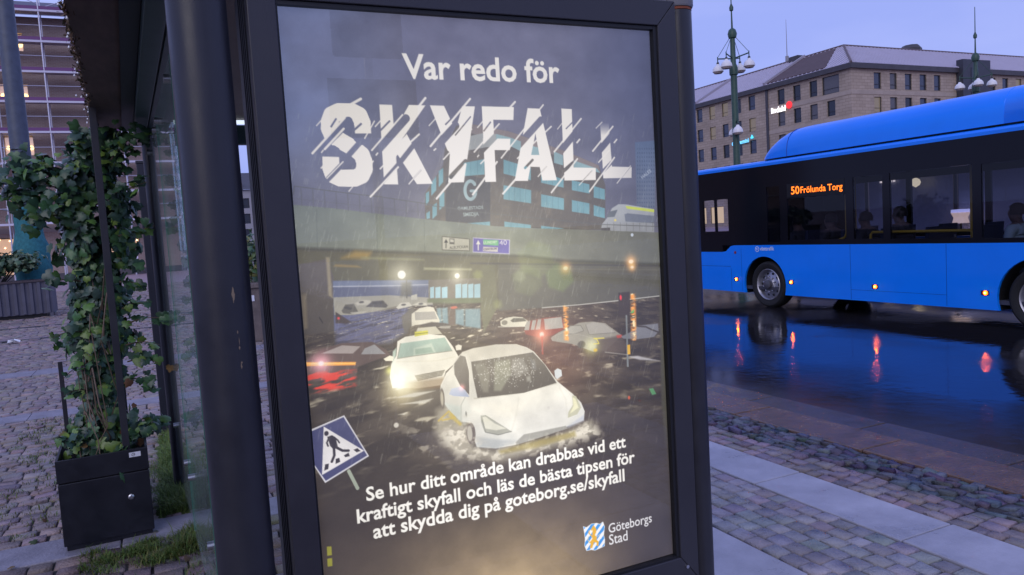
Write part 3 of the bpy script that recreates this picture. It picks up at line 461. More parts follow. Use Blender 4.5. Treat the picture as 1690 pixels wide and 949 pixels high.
sheet('far_plaza', -60, 4.235, 42, 70, -.004, m_far, .1)

# wet asphalt with a thin film of water: smooth where it stands, rougher where stone shows through
rm = bpy.data.materials.new('wet_asphalt'); rm.use_nodes = True; rt = rm.node_tree; rn = rt.nodes; rb = rn['Principled BSDF']
def rnode(t, **k):
    n = rn.new(t)
    for a, b in k.items(): n.inputs[a].default_value = b
    return n
rc = rn.new('ShaderNodeTexCoord'); r1 = rnode('ShaderNodeTexNoise', Scale=.55, Detail=5); r2 = rnode('ShaderNodeTexNoise', Scale=160., Detail=3); r3 = rnode('ShaderNodeTexNoise', Scale=7., Detail=4)
for n_ in (r1, r2, r3): rt.links.new(rc.outputs['Object'], n_.inputs[0])
q1 = rn.new('ShaderNodeMapRange'); [q1.inputs[i].__setattr__('default_value', v) for i, v in ((1, .40), (2, .66), (3, .025), (4, .11))]
rsx = rn.new('ShaderNodeSeparateXYZ'); rt.links.new(rc.outputs['Object'], rsx.inputs[0]); rg = rn.new('ShaderNodeMapRange'); [rg.inputs[i].__setattr__('default_value', v) for i, v in ((1, 6.3), (2, 5.1), (3, 0.0), (4, .18))]; rt.links.new(rsx.outputs[0], rg.inputs[0]); rad_ = rn.new('ShaderNodeMath'); rad_.operation = 'ADD'; rt.links.new(r1.outputs[0], q1.inputs[0]); rt.links.new(q1.outputs[0], rad_.inputs[0]); rt.links.new(rg.outputs[0], rad_.inputs[1]); rt.links.new(rad_.outputs[0], rb.inputs['Roughness'])
rcm = rn.new('ShaderNodeMix'); rcm.data_type = 'RGBA'; rcm.inputs['A'].default_value = (.018, .017, .020, 1); rcm.inputs['B'].default_value = (.050, .036, .028, 1); rq = rn.new('ShaderNodeMapRange'); [rq.inputs[i].__setattr__('default_value', v) for i, v in ((1, 6.2), (2, 5.0), (3, 0.0), (4, 1.0))]; rt.links.new(rsx.outputs[0], rq.inputs[0]); rt.links.new(rq.outputs[0], rcm.inputs['Factor']); rt.links.new(rcm.outputs['Result'], rb.inputs['Base Color'])
rb.inputs['Base Color'].default_value = (.022, .021, .024, 1); rb.inputs['IOR'].default_value = 1.6; rb.inputs['Specular IOR Level'].default_value = .75
q2 = rn.new('ShaderNodeMath'); q2.operation = 'MULTIPLY'; rt.links.new(r2.outputs[0], q2.inputs[0]); q3 = rn.new('ShaderNodeMapRange'); [q3.inputs[i].__setattr__('default_value', v) for i, v in ((1, .45), (2, .7), (3, .0), (4, .5))]
rt.links.new(r1.outputs[0], q3.inputs[0]); rt.links.new(q3.outputs[0], q2.inputs[1]); q4 = rn.new('ShaderNodeMath'); q4.operation = 'ADD'; rt.links.new(q2.outputs[0], q4.inputs[0]); rt.links.new(r3.outputs[0], q4.inputs[1])
rbp = rnode('ShaderNodeBump', Strength=.11, Distance=.02); rt.links.new(q4.outputs[0], rbp.inputs['Height']); rt.links.new(rbp.outputs[0], rb.inputs['Normal'])
sheet('road', 4.9, 60, -60, 240, -.13, rm, .2)

def stones(name, x0, x1, y0, y1, z0=0.0, gap=.008, m=None, along='y', L=1.2, bev=.008, cols=None):      # a row of long slabs
    b = MB(); t = (y0 if along == 'y' else x0); e = (y1 if along == 'y' else x1)
    while t < e:
        l = L * random.uniform(.85, 1.15); u = min(t + l, e); z = z0 + random.uniform(-.003, .003)
        if along == 'y': b.box(x0, x1, t + gap, u, z - .12, z)
        else: b.box(t + gap, u, y0, y1, z - .12, z)
        t = u
    return b.build(name, m or m_slab, bevel=bev, kind='structure')
def setts(name, x0, x1, y0, y1, s, base, spread, rows='x', z=0.0, hj=.008, jit=.12, gap=.1, asp=1.15, dome=.007):
    r = np.random.RandomState(abs(hash(name)) % 1000 if False else len(name) * 7 + int(abs(x0 * 10 + y0 * 100))); V = []; F = []; K = []
    (a0, a1, b0, b1) = (x0, x1, y0, y1) if rows == 'x' else (y0, y1, x0, x1); n = max(1, int(round((b1 - b0) / s))); sb = (b1 - b0) / n
    for i in range(n):
        w = s * asp; t = a0 - r.rand() * w
        while t < a1:
            l = w * (1 + jit * r.randn()); l = max(l, .5 * w); u0, u1 = max(t, a0), min(t + l, a1); t += l
            if u1 - u0 < .02: continue
            g = s * gap * .5; c = [(u0 + g, b0 + i * sb + g), (u1 - g, b0 + i * sb + g), (u1 - g, b0 + (i + 1) * sb - g), (u0 + g, b0 + (i + 1) * sb - g)]
            c = np.array(c) + r.randn(4, 2) * s * jit * .2; m_ = c.mean(0); zz = z + r.randn() * hj * .5; tilt = r.randn(2) * hj / s * .55
            rings = []
            for k_, h in ((1.0, -.03), (.985, -dome), (.87, 0.0)):
                p = m_ + (c - m_) * k_ + (r.randn(4, 2) * s * .035 if k_ < .9 else 0); rings.append(np.c_[p, zz + h + (p - m_) @ tilt])
            b = len(V); V += [q for rg in rings for q in rg]
            for j in range(2):
                for k_ in range(4): F.append((b + j * 4 + k_, b + j * 4 + (k_ + 1) % 4, b + j * 4 + 4 + (k_ + 1) % 4, b + j * 4 + 4 + k_))
            F.append((b + 8, b + 9, b + 10, b + 11)); cc = np.clip(np.array(base) * (1 + spread * r.randn()) + r.randn(3) * .012, .01, .9); K += [cc] * 12
    V = np.array(V)
    if rows == 'y': V = V[:, [1, 0, 2]]; F = [f[::-1] for f in F]
    return npmesh(name, V, F, m_sett, col=np.array(K), kind='structure')
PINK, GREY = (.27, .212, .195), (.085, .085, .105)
stones('slab_paving', 1.75, 2.56, -2, 42, 0, m=m_slab, L=.8)
setts('sett_paving', 2.575, 3.19, -2, 20, .103, (.285, .262, .272), .13, rows='y', jit=.07, gap=.055, hj=.003)
stones('slab_path', 3.20, 3.58, -2, 42, .002, m=m_slab, L=1.05)
setts('sett_border', 3.59, 3.87, -2, 25, .093, (.25, .195, .20), .16, rows='y', jit=.13, hj=.009, gap=.12)
setts('tactile_cobbles', 3.875, 4.235, -2, 30, .062, GREY, .25, rows='y', jit=.2, hj=.016, gap=.12, asp=1.5, dome=.012)
stones('kerb', 4.24, 4.665, -30, 90, .004, m=m_kerb, L=1.25, bev=.015)
stones('gutter_kerb', 4.70, 5.05, -30, 90, -.035, m=M('wet_gutter', (0.060, 0.040, 0.032), 0.10, var=.5, scale=5, bump=.35, bscale=60, rvar=.1), L=1.1, bev=.012)
sheet('far_platform', 13.6, 21.5, -20, 60, .03, m_far, .16)
stones('far_kerb', 13.12, 13.59, -20, 60, .035, m=M('pale_kerb', (.50, .47, .46), .35, var=.25, scale=5, bump=.2), L=.55, bev=.012)
# plaza on the left and behind the shelter
stones('plaza_band', -9, 1.74, 4.74, 5.08, .002, m=m_slab2, L=.75, along='x')
stones('plaza_band', -9, 1.74, 9.06, 9.44, .002, m=m_slab2, L=.8, along='x')
stones('plaza_band', -9, 1.74, 12.5, 13.05, .002, m=m_slab2, L=.8, along='x')
sheet('drain_line', -14, 1.74, 18.12, 18.30, .004, m_ribs, .05); sheet('drain_line', -14, 1.74, 21.3, 21.5, .004, m_ribs, .05)
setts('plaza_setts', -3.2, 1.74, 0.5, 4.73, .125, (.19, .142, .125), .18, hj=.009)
setts('plaza_setts', -4.5, 1.74, 5.09, 9.05, .12, PINK, .14, hj=.007)
setts('plaza_setts', -5.0, 1.74, 9.45, 12.49, .12, PINK, .14, hj=.007)
setts('plaza_setts', -6.5, 1.74, 13.06, 18.11, .135, PINK, .12, hj=.012)
setts('plaza_setts', -7.5, 1.74, 18.31, 21.29, .15, PINK, .12, hj=.012)
setts('plaza_setts', -12, 1.74, 21.51, 42, .22, PINK, .12, hj=.014)
# worn grass and moss: blades between the planter, the glass and the stones
def grass(name, spots, cols, label):
    r = np.random.RandomState(4); V = []; F = []; K = []
    for (x0, x1, y0, y1, n, h, lean, dens) in spots:
        cl = [(r.uniform(x0, x1), r.uniform(y0, y1)) for _ in range(dens)]
        for _ in range(n):
            c = cl[r.randint(len(cl))]; x, y = c[0] + r.randn() * .035, c[1] + r.randn() * .035
            if not (x0 - .03 < x < x1 + .03 and y0 - .03 < y < y1 + .03): continue
            a = r.uniform(0, 6.28); L = h * r.uniform(.4, 1.2); w = r.uniform(.0016, .0032); d = np.array([math.cos(a), math.sin(a)]); p = np.array([-d[1], d[0]]) * w; ln = lean * r.uniform(.2, 1.3); b = len(V)
            for t, ww in ((0, 1), (.55, .8), (1, .12)):
                o = d * L * ln * t * t; zz = L * (t - .25 * ln * t * t); V += [(x + o[0] - p[0] * ww, y + o[1] - p[1] * ww, zz - .004), (x + o[0] + p[0] * ww, y + o[1] + p[1] * ww, zz - .004)]
            F += [(b, b + 1, b + 3, b + 2), (b + 2, b + 3, b + 5, b + 4)]; k = np.array(cols[r.randint(len(cols))]) * r.uniform(.7, 1.3); K += [k] * 6
    o = npmesh(name, V, F, M('grass_blade', (.05, .1, .02), .55, attr='col', spec=.3), col=np.array(K), kind='stuff'); o['label'] = label; o['category'] = 'grass'; return o
GR = [(.11, .19, .035), (.15, .23, .045), (.19, .23, .05), (.08, .14, .03)]
grass('grass', [(-.10, .30, 5.15, 7.3, 17000, .10, 1.3, 520), (-.55, -.1, 5.6, 6.6, 1200, .06, 1, 60)], GR, 'long wet grass growing along the foot of the glass wall')
grass('weed_tufts', [(-.50, .12, 4.36, 4.72, 3000, .05, 1.3, 34), (-.05, .2, 4.45, 4.72, 1600, .09, 1.2, 14), (-1.3, -.6, 5.2, 9, 2200, .03, 1, 160), (-.8, .2, 3.6, 4.3, 1500, .04, 1.1, 60)], [(.08, .14, .028), (.11, .15, .03), (.15, .15, .04), (.06, .11, .02)], 'weedy grass tufts in the sett joints in front of the planter')
def moss(name, x0, x1, y0, y1, h, label):
    nx, ny = 44, 120; X, Y = np.meshgrid(np.linspace(x0, x1, nx), np.linspace(y0, y1, ny)); r = np.random.RandomState(3); Zm = np.zeros(X.shape)
    for _ in range(260):
        cx_, cy_, s_ = r.uniform(x0, x1), r.uniform(y0, y1), r.uniform(.02, .09); Zm = np.maximum(Zm, r.uniform(.4, 1) * np.exp(-((X - cx_) ** 2 + (Y - cy_) ** 2) / s_ ** 2))
    ed = np.minimum(np.minimum(X - x0, x1 - X) / .06, np.minimum(Y - y0, y1 - Y) / .1); Zm = h * Zm * np.clip(ed, 0, 1) - .012 + r.rand(*X.shape) * .006; b_ = (np.arange(ny - 1)[:, None] * nx + np.arange(nx - 1)[None]).ravel()
    o = npmesh(name, np.stack([X, Y, Zm], -1).reshape(-1, 3), np.stack([b_, b_ + 1, b_ + nx + 1, b_ + nx], -1), M('moss_cover', (.085, .125, .025), .85, var=.5, scale=14, bump=.9, bscale=160), smooth=True, kind='stuff'); o['label'] = label; o['category'] = 'moss'; return o
moss('ground_cover', -.16, .34, 5.10, 7.4, .065, 'low mossy green ground cover beside the planter along the glass wall')
t = MB()
for i in range(3): t.add([(-2.84 + .05 * i + random.uniform(-.02, .02), 17.6 + .06 * j, random.uniform(.02, .09)) for j in range(3)] + [(-2.72 + .05 * i, 17.62 + .05 * j, random.uniform(.01, .06)) for j in range(3)], [(0, 1, 4, 3), (1, 2, 5, 4)])
tag(t.build('paper_scrap', M('paper', (.75, .75, .75), .7)), 'crumpled white scrap of paper lying on the plaza setts', 'litter')

# ------------------------------------------------------------------ bus shelter
m_post = M('charcoal_paint', (0.026, 0.026, 0.033), 0.36, var=.12, scale=9, bump=.04, bscale=220, rvar=.08)
m_case = M('case_paint', (0.036, 0.035, 0.043), 0.40, var=.10, scale=5, bump=.05, bscale=260, rvar=.07)
m_rub = M('black_gasket', (0.012, 0.012, 0.014), 0.5)
m_green = M('green_beam_paint', (0.040, 0.085, 0.080), 0.42, var=.15, scale=10)
m_under = M('roof_soffit', (0.33, 0.27, 0.22), 0.65, var=.12, scale=3)
m_eave = M('weathered_eave', (0.17, 0.115, 0.10), 0.7, var=.45, scale=6, bump=.25, bscale=35, stretch=(1, .2, 1))
m_pane = glassmat('shelter_glass', (.84, .92, .90), boost=.7, film=.05)
m_steel = M('brushed_steel', (.55, .55, .56), .3, metal=1)
axx = lambda Y, off=0.0: 0.135 - 0.035 * (Y - 2) + off
sh = thing('bus_shelter', (.8, 3.8, 0), 'charcoal and green bus shelter with glass wall holding the lit poster case', 'bus shelter')
MB().lathe([(.069, 0), (.069, 2.62)], (.135, 2.0, 0), n=40).build('post', m_post, sh, smooth=True)
MB().lathe([(.05, 0), (.05, 2.32)], (1.597, 2.045, 0), n=36).build('post', m_post, sh, smooth=True)
rc_ = MB().lathe([(.0505, 2.322), (.0505, 2.33)], (1.597, 2.045, 0), n=36).build('post_seal', M('rust', (.25, .07, .035), .8, var=.5, scale=40), sh, smooth=True)
pc_ = MB().lathe([(.0, 2.331), (.053, 2.331), (.056, 2.337), (.056, 2.50), (.05, 2.51), (0, 2.51)], (1.597, 2.045, 0), n=36).build('post_cap', M('cap_grey', (.20, .20, .22), .45), sh, smooth=True)
MB().box(1.50, 1.545, 2.02, 2.07, 2.336, 2.50).build('roof_bracket', M('cap_grey', (.2, .2, .22), .45), sh, bevel=.004)
MB().lathe([(.045, 0), (.045, 2.45)], (axx(5.6), 5.62, 0), n=24).build('post', m_post, sh, smooth=True)
MB().lathe([(.05, 0), (.05, 2.45)], (1.55, 5.55, 0), n=24).build('post', m_post, sh, smooth=True)
sv_ = random.Random(6); scr = MB(); pd_ = Vector((.135, 2.0)).normalized(); pe_ = Vector((pd_.y, -pd_.x))
for i in range(13):
    y = sv_.choice((sv_.uniform(462, 495), sv_.uniform(540, 612))); th0 = math.asin(.36 + (y - 470) * .0006 + sv_.gauss(0, .02)); L_ = sv_.uniform(.004, .022); w_ = sv_.uniform(.0008, .0028); zz = on(380, y, 1, 2.0)[2]; q = []
    for dz, k in ((0, .2), (-L_ * .5, 1), (-L_, .2)):
        for s_ in (-1, 1):
            th = th0 + s_ * w_ * k / .069; p = Vector((.135, 2.0)) + (-pd_ * math.cos(th) + pe_ * math.sin(th)) * .0693; q.append((p.x, p.y, zz + dz))
    scr.add(q, [(0, 1, 3, 2), (2, 3, 5, 4)])
scr.build('paint_scratch', M('scratched_paint', (.26, .19, .12), .6), sh, kind='stuff')
# poster case: mitred front frame, deep grooved box, gasket, glass door
cs = MB().box(.256, 1.546, 2.05, 2.30, .455, 2.335)
for z0, z1 in ((2.02, 2.05),): cs.box(.262, 1.54, z0, z1, .462, 2.328)
case = cs.build('poster_case', m_case, sh, bevel=.004)
gv = MB()
for y in (2.085, 2.12, 2.155, 2.19): gv.box(.2525, .2575, y, y + .012, .46, 2.33)
gv.build('groove', m_rub, case)
def rail(poly_): return MB().prism(poly_, lambda x, z: (x, 1.985, z), lambda x, z: (x, 2.02, z))
I0, I1, K0, K1 = .319, 1.478, .535, 2.258; O0, O1, L0, L1 = .250, 1.548, .448, 2.338
for q in ([(O0, L0), (I0, K0), (I0, K1), (O0, L1)], [(O1, L0), (I1, K0), (I1, K1), (O1, L1)], [(O0 + .001, L1), (I0, K1 + .001), (I1, K1 + .001), (O1 - .001, L1)], [(O0 + .001, L0), (I0, K0 - .001), (I1, K0 - .001), (O1 - .001, L0)]): rail(q).build('frame_rail', m_case, case, bevel=.0025)
g = MB().box(I1 - .013, I1 - .0005, 1.992, 2.016, K0, K1).box(I0 + .0005, I1 - .014, 1.992, 2.016, K1 - .010, K1 - .0005).box(I0 + .0005, I0 + .005, 1.992, 2.016, K0, K1 - .011).box(I0 + .006, I1 - .014, 1.992, 2.016, K0 + .0005, K0 + .006)
g.build('gasket', m_rub, case)
m_door = glassmat('poster_glass', (.97, .97, .98), boost=1.5)
MB().add([(I0 + .004, 2.004, K0 + .004), (I1 - .012, 2.004, K0 + .004), (I1 - .012, 2.004, K1 - .009), (I0 + .004, 2.004, K1 - .009)], [(0, 1, 2, 3)]).build('glass_door', m_door, case)
MB().lathe([(.0, -.004), (.006, -.004), (.006, .004)], (1.50, 1.984, .50), axis='y', n=16).build('lock', m_steel, case, smooth=True)
MB().box(1.49, 1.52, 1.99, 2.03, .43, .4475).build('latch', m_steel, case)
# roof: slab, warm soffit, weathered eave, green edge beams
A, B_ = 2.12, 5.80
def strip(name, o0, o1, y0, y1, z0, z1, m, bev=0):
    return MB().add([(axx(y, o), y, z) for z in (z0, z1) for o, y in ((o0, y0), (o1, y0), (o1, y1), (o0, y1))], [(3, 2, 1, 0), (4, 5, 6, 7), (0, 1, 5, 4), (1, 2, 6, 5), (2, 3, 7, 6), (3, 0, 4, 7)]).build(name, m, sh, bevel=bev)
roof = strip('roof', -.315, 1.60, A, B_, 2.535, 2.60, M('roof_felt', (.10, .10, .11), .7))
strip('soffit', .13, 1.58, A + .1, 5.55, 2.515, 2.533, m_under)
eave = strip('eave', -.31, -.15, A, B_, 2.485, 2.533, m_eave)
strip('gutter', -.15, -.085, A, B_, 2.470, 2.533, M('gutter_paint', (.022, .028, .045), .5))
strip('edge_beam', -.082, -.012, A, B_, 2.42, 2.533, m_green, .003); strip('edge_beam', .002, .125, A, B_, 2.45, 2.533, m_green, .003)
strip('shadow_gap', -.012, .002, A, B_, 2.46, 2.533, m_rub)
MB().box(axx(5.6, .16), 1.60, 5.56, 5.64, 2.35, 2.48).build('end_beam', m_green, sh, bevel=.003)
MB().box(axx(5.6, .16), 1.60, 5.555, 5.56, 2.484, 2.512).build('light_strip', M('light_strip', (.8, .8, .8), .5, emit=(.75, .85, 1), estr=.9), sh)
r = random.Random(3); mo = MB(); dr = MB()
for i in range(900):
    y = r.uniform(2.3, 5.78); x = axx(y, -.313) + r.gauss(0, .010); z = r.choice((2.487, 2.53)) + r.gauss(0, .016); s = r.uniform(.004, .013)
    mo.add([(x + r.uniform(-s, s), y + r.uniform(-2 * s, 2 * s), z + r.uniform(-s, s)) for _ in range(4)], [(0, 1, 2), (0, 2, 3), (0, 3, 1), (1, 3, 2)], col=r.choice([(.10, .06, .035), (.14, .09, .05), (.06, .05, .03), (.18, .12, .08)]))
for i in range(26):
    y = r.uniform(2.6, 5.7); x = axx(y, -.325) + r.gauss(0, .012); dr.lathe([(0, .008), (.0035, .003), (.0045, -.002), (0, -.006)], (x, y, 2.472 + r.gauss(0, .012)), n=8)
mo.build('moss', M('moss', (.1, .07, .04), .9, attr='col'), eave, attr=True, kind='stuff'); dr.build('water_drop', M('water_drop', (.9, .9, .95), .02, spec=1), eave, smooth=True, kind='stuff')
# glass wall along the back, with clamps and the printed sash line
def gp(y0, y1, z0, z1, name, m, o0=-.006, o1=.006): return MB().add([(axx(y, o), y, z) for z in (z0, z1) for o, y in ((o0, y0), (o1, y0), (o1, y1), (o0, y1))], [(3, 2, 1, 0), (4, 5, 6, 7), (0, 1, 5, 4), (1, 2, 6, 5), (2, 3, 7, 6), (3, 0, 4, 7)]).build(name, m, sh)
w1 = gp(2.95, 4.24, .16, 2.34, 'glass_panel', m_pane); w2 = gp(4.28, 5.56, .16, 2.34, 'glass_panel', m_pane)
for w, ys in ((w1, (2.95, 4.24)), (w2, (4.28, 5.56))):
    for y in ys[:1]: MB().box(axx(y) - .0065, axx(y) + .0065, y - .0025, y - .0005, .165, 2.335).build('glass_edge', M('glass_edge', (.05, .20, .14), .2), w)
for y in (3.1, 4.1, 4.4, 5.4):
    for z in (.5, 2.28): MB().lathe([(0, -.022), (.017, -.022), (.017, .022), (0, .022)], (axx(y), y, z), axis='x', n=16).build('glass_clamp', m_steel, w1 if y < 4.2 else w2, smooth=True)

# ------------------------------------------------------------------ poster in the case, lit from behind
pm = bpy.data.materials.new('poster_print'); pm.use_nodes = True; pt = pm.node_tree; pn = pt.nodes; pb = pn['Principled BSDF']
pa = pn.new('ShaderNodeAttribute'); pa.attribute_name = 'col'
pco = pn.new('ShaderNodeTexCoord'); pmp = pn.new('ShaderNodeMapping'); pmp.inputs['Location'].default_value = (-.90 / .72, 0, -1.20 / .95); pmp.inputs['Scale'].default_value = (1 / .72, 0, 1 / .95)
pl = pn.new('ShaderNodeVectorMath'); pl.operation = 'LENGTH'; pr = pn.new('ShaderNodeMapRange'); pr.interpolation_type = 'SMOOTHSTEP'
[pr.inputs[i].__setattr__('default_value', v) for i, v in ((1, 0.0), (2, 1.45), (3, 1.24), (4, .60))]
for a, b in ((pco.outputs['Object'], pmp.inputs[0]), (pmp.outputs[0], pl.inputs[0]), (pl.outputs['Value'], pr.inputs[0]), (pr.outputs[0], pb.inputs['Emission Strength']), (pa.outputs['Color'], pb.inputs['Emission Color'])): pt.links.new(a, b)
pb.inputs['Base Color'].default_value = (.04, .04, .045, 1); pb.inputs['Roughness'].default_value = .6
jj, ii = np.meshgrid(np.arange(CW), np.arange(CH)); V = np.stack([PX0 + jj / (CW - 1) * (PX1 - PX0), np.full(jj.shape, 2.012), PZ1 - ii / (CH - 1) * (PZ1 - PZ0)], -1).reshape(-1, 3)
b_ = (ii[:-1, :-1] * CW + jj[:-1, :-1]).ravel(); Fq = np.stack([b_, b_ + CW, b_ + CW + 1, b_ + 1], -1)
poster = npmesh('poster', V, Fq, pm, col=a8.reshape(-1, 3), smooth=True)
tag(poster, 'backlit flood warning poster showing a white car in flood water under the word SKYFALL', 'poster')

# ------------------------------------------------------------------ ivy planter beside the shelter
pl_c = Vector((-.398, 5.185, 0)); RZ = RAD(2)
m_pl = M('black_planter_paint', (0.011, 0.012, 0.018), 0.36, var=.2, scale=7, bump=.05, bscale=200, rvar=.08)
plr = thing('planter_box', (0, 0, 0), 'black steel planter box with a lock and white sticker under the climbing ivy', 'planter')
hw, hd, H_ = .23, .36, .52
ib = MB().box(-hw + .012, hw - .012, -hd + .012, hd - .012, .0, .03).box(-hw, hw, -hd, hd, .03, .385)
ib.build('body', m_pl, plr, bevel=.004)
rb_ = MB()
for x0, x1, y0, y1 in ((-hw - .002, hw + .002, -hd - .002, -hd + .012), (-hw - .002, hw + .002, hd - .012, hd + .002), (-hw - .002, -hw + .012, -hd + .0125, hd - .0125), (hw - .012, hw + .002, -hd + .0125, hd - .0125)): rb_.box(x0, x1, y0, y1, .392, H_)
rb_.build('rim', m_pl, plr, bevel=.002)
MB().box(-hw + .013, hw - .013, -hd + .013, hd - .013, .386, .47).build('soil', m_soil, plr)
MB().lathe([(0, -.010), (.008, -.010), (.011, -.006), (.016, -.004), (.016, .002)], (.125, -hd, .245), axis='y', n=20).build('lock', m_steel, plr, smooth=True)
stk = MB().box(.135, .195, -hd - .0045, -hd - .0022, .475, .503).build('sticker', M('sticker', (.72, .73, .78), .5), plr)
mk = MB(); 
for k in range(14):
    a, b2 = 6.28 * k / 16, 6.28 * (k + .8) / 16
    mk.add([(.157 + q * math.cos(u), -hd - .0052, .489 + q * math.sin(u)) for q in (.0065, .0095) for u in (a, b2)], [(0, 1, 3, 2)])
mk.box(.157, .166, -hd - .0055, -hd - .005, .4875, .4905).build('printed_mark', M('ink', (.03, .03, .04), .6), stk)
tp = MB().box(.105, .143, -.300, -.286, .36, 2.475).box(.108, .140, -.2855, .2895, 2.42, 2.45).box(.105, .143, .29, .302, .36, 2.475); tp.build('trellis_post', m_post, plr, bevel=.002)
MB().box(-.215, -.19, .24, .252, .36, 1.0).build('trellis_post', m_post, plr, bevel=.002)
plr.location = pl_c; plr.rotation_euler = (0, 0, RZ)
ivy = thing('ivy_plant', (pl_c.x, pl_c.y, .47), 'dark green ivy climbing a flat metal post in the black planter', 'ivy')
LEAF = [(0, -.28), (.20, -.42), (.38, -.34), (.54, -.16), (.42, .06), (.46, .28), (.24, .34), (.10, .54), (0, .66), (-.10, .54), (-.24, .34), (-.46, .28), (-.42, .06), (-.54, -.16), (-.38, -.34), (-.20, -.42)]
def leafage(name, pts, m, parent, size=(.036, .072), seed=2, cols=None):
    r = np.random.RandomState(seed); V = []; F = []; K = []; n = len(LEAF); L = np.array(LEAF)
    for p, nrm in pts:
        s = r.uniform(*size); nrm = np.array(nrm) + r.randn(3) * .45; nrm /= np.linalg.norm(nrm) + 1e-6
        dn = np.array([0, 0, -1.0]) + r.randn(3) * .55; t = dn - nrm * (dn @ nrm); t /= np.linalg.norm(t) + 1e-6; u = np.cross(nrm, t); b = len(V); c = cols[r.choice(len(cols), p=None)] * r.uniform(.75, 1.25)
        V.append(np.array(p) + nrm * s * .10); K.append(c * 1.12)
        for q in L: V.append(np.array(p) + (u * q[0] * (1 + .15 * r.randn()) + t * q[1]) * s - nrm * s * .22 * (q[0] ** 2 + .5 * q[1] ** 2)); K.append(c)
        for k in range(n): F.append((b, b + 1 + k, b + 1 + (k + 1) % n))
    return npmesh(name, V, F, m, parent, col=np.array(K))
m_leaf = M('ivy_leaf', (.04, .08, .03), .34, attr='col', var=.25, scale=40, spec=.55)
IVC = [np.array(c) * 1.5 for c in ((.022, .055, .026), (.030, .070, .030), (.018, .045, .026), (.026, .060, .024), (.035, .085, .030), (.060, .120, .028), (.095, .150, .030), (.020, .050, .030), (.045, .075, .055))]
r = np.random.RandomState(12); pts = []; prof = [(.50, -.38, .19), (.62, -.37, .16), (.8, -.36, .125), (1.0, -.355, .13), (1.2, -.345, .155), (1.45, -.32, .165), (1.7, -.30, .18), (1.95, -.29, .19), (2.1, -.29, .18), (2.25, -.25, .13), (2.36, -.22, .10)]
for _ in range(3300):
    z = r.uniform(.48, 2.38); cxp = np.interp(z, [p[0] for p in prof], [p[1] - .022 for p in prof]); rad = np.interp(z, [p[0] for p in prof], [p[2] for p in prof]) * (1 + .34 * math.sin(z * 17 + 1) * math.sin(z * 7))
    a = r.uniform(0, 6.28); q = .93 * rad * (1 - .45 * r.rand() ** 2) * (1.0 + .15 * r.randn()); d = np.array([math.cos(a), math.sin(a)]); x, y = cxp + d[0] * q, 5.17 + d[1] * q * .95
    if y < 5.06 and abs(x + .276) < .055 and r.rand() < (.95 if z < 1.95 else .7): continue
    pts.append(((x, y, z), (d[0], d[1] - .25, .25)))
stems = MB(); rs = random.Random(8)
def spray(p0, p1, n, sag, spread):
    P0, P1 = np.array(p0), np.array(p1); path = []
    for i in range(8):
        t = i / 7; q = P0 + (P1 - P0) * t; q = q + np.array([0, 0, sag * math.sin(t * 3.14)]); path.append(tuple(q))
    stems.tube(path, [.005 * (1 - .7 * i / 7) for i in range(8)], 6, col=(.10, .07, .045))
    for _ in range(n):
        t = r.rand() ** .8; q = P0 + (P1 - P0) * t + np.array([0, 0, sag * math.sin(t * 3.14)]); o = r.randn(3) * spread * (1 - .3 * t); pts.append((tuple(q + o), (o[0] * 4, o[1] * 4 - .5, .5)))
spray((-.36, 5.08, 2.0), (-.76, 4.95, 1.99), 150, .06, .075); spray((-.34, 5.06, 2.1), (-.66, 4.96, 2.16), 110, .03, .06); spray((-.40, 5.06, 1.90), (-.63, 4.94, 1.83), 55, .02, .05); spray((-.35, 5.05, 2.2), (-.36, 4.98, 2.36), 30, .02, .03)
spray((-.2, 5.05, 2.2), (-.03, 4.97, 2.33), 60, .03, .05); spray((-.2, 5.05, 2.0), (-.02, 4.98, 2.06), 22, .0, .03); spray((-.2, 5.0, 1.75), (.0, 4.96, 1.80), 16, .0, .03)
for z in (1.62, 1.48, 1.32, 1.22, 1.1, 1.0, .9): spray((-.22, 5.05, z), (-.20 + rs.uniform(.10, .2), 4.98, z - rs.uniform(-.06, .1)), 13, .02, .022)
for z in (1.5, 1.2, 1.02, .85): spray((-.42, 5.05, z), (-.58 + rs.uniform(0, .06), 4.96, z - rs.uniform(-.02, .08)), 10, .02, .025)
spray((-.28, 4.98, .56), (-.30, 4.84, .38), 16, .05, .02); spray((-.26, 5.0, .58), (-.12, 4.98, .60), 34, .02, .035); spray((-.24, 5.2, .56), (-.06, 5.3, .56), 22, .02, .035); spray((-.48, 4.98, .56), (-.55, 4.92, .62), 22, .02, .03)
leafage('foliage', pts, m_leaf, ivy, cols=IVC)
for i in range(15):
    x0, y0 = rs.gauss(-.44, .05), 5.06 + rs.gauss(0, .05); a = rs.uniform(0, 6); pth = [(x0 + .05 * math.sin(a + k * .9) + (-.30 - x0) * k / 9 * .8 + rs.gauss(0, .008), y0 + .05 * math.cos(a + k) + rs.gauss(0, .008), .46 + k * rs.uniform(.09, .15)) for k in range(rs.randint(5, 9))]
    stems.tube(pth, rs.uniform(.0025, .006), 6, col=rs.choice([(.16, .11, .075), (.10, .07, .045), (.22, .16, .12)]))
stems.build('stem', M('ivy_stem', (.12, .08, .05), .7, attr='col'), ivy, attr=True, smooth=True)
r2_ = np.random.RandomState(5); leafage('dead_leaf', [((-.35 + r2_.randn() * .16, 5.0 + r2_.randn() * .06 + .04, .49 + r2_.rand() * .45), (0, -1, .3)) for _ in range(11)], M('dead_ivy_leaf', (.2, .1, .03), .6, attr='col'), ivy, cols=[np.array((.20, .11, .03)), np.array((.14, .06, .025)), np.array((.16, .14, .04))], size=(.03, .06))['kind'] = 'stuff'
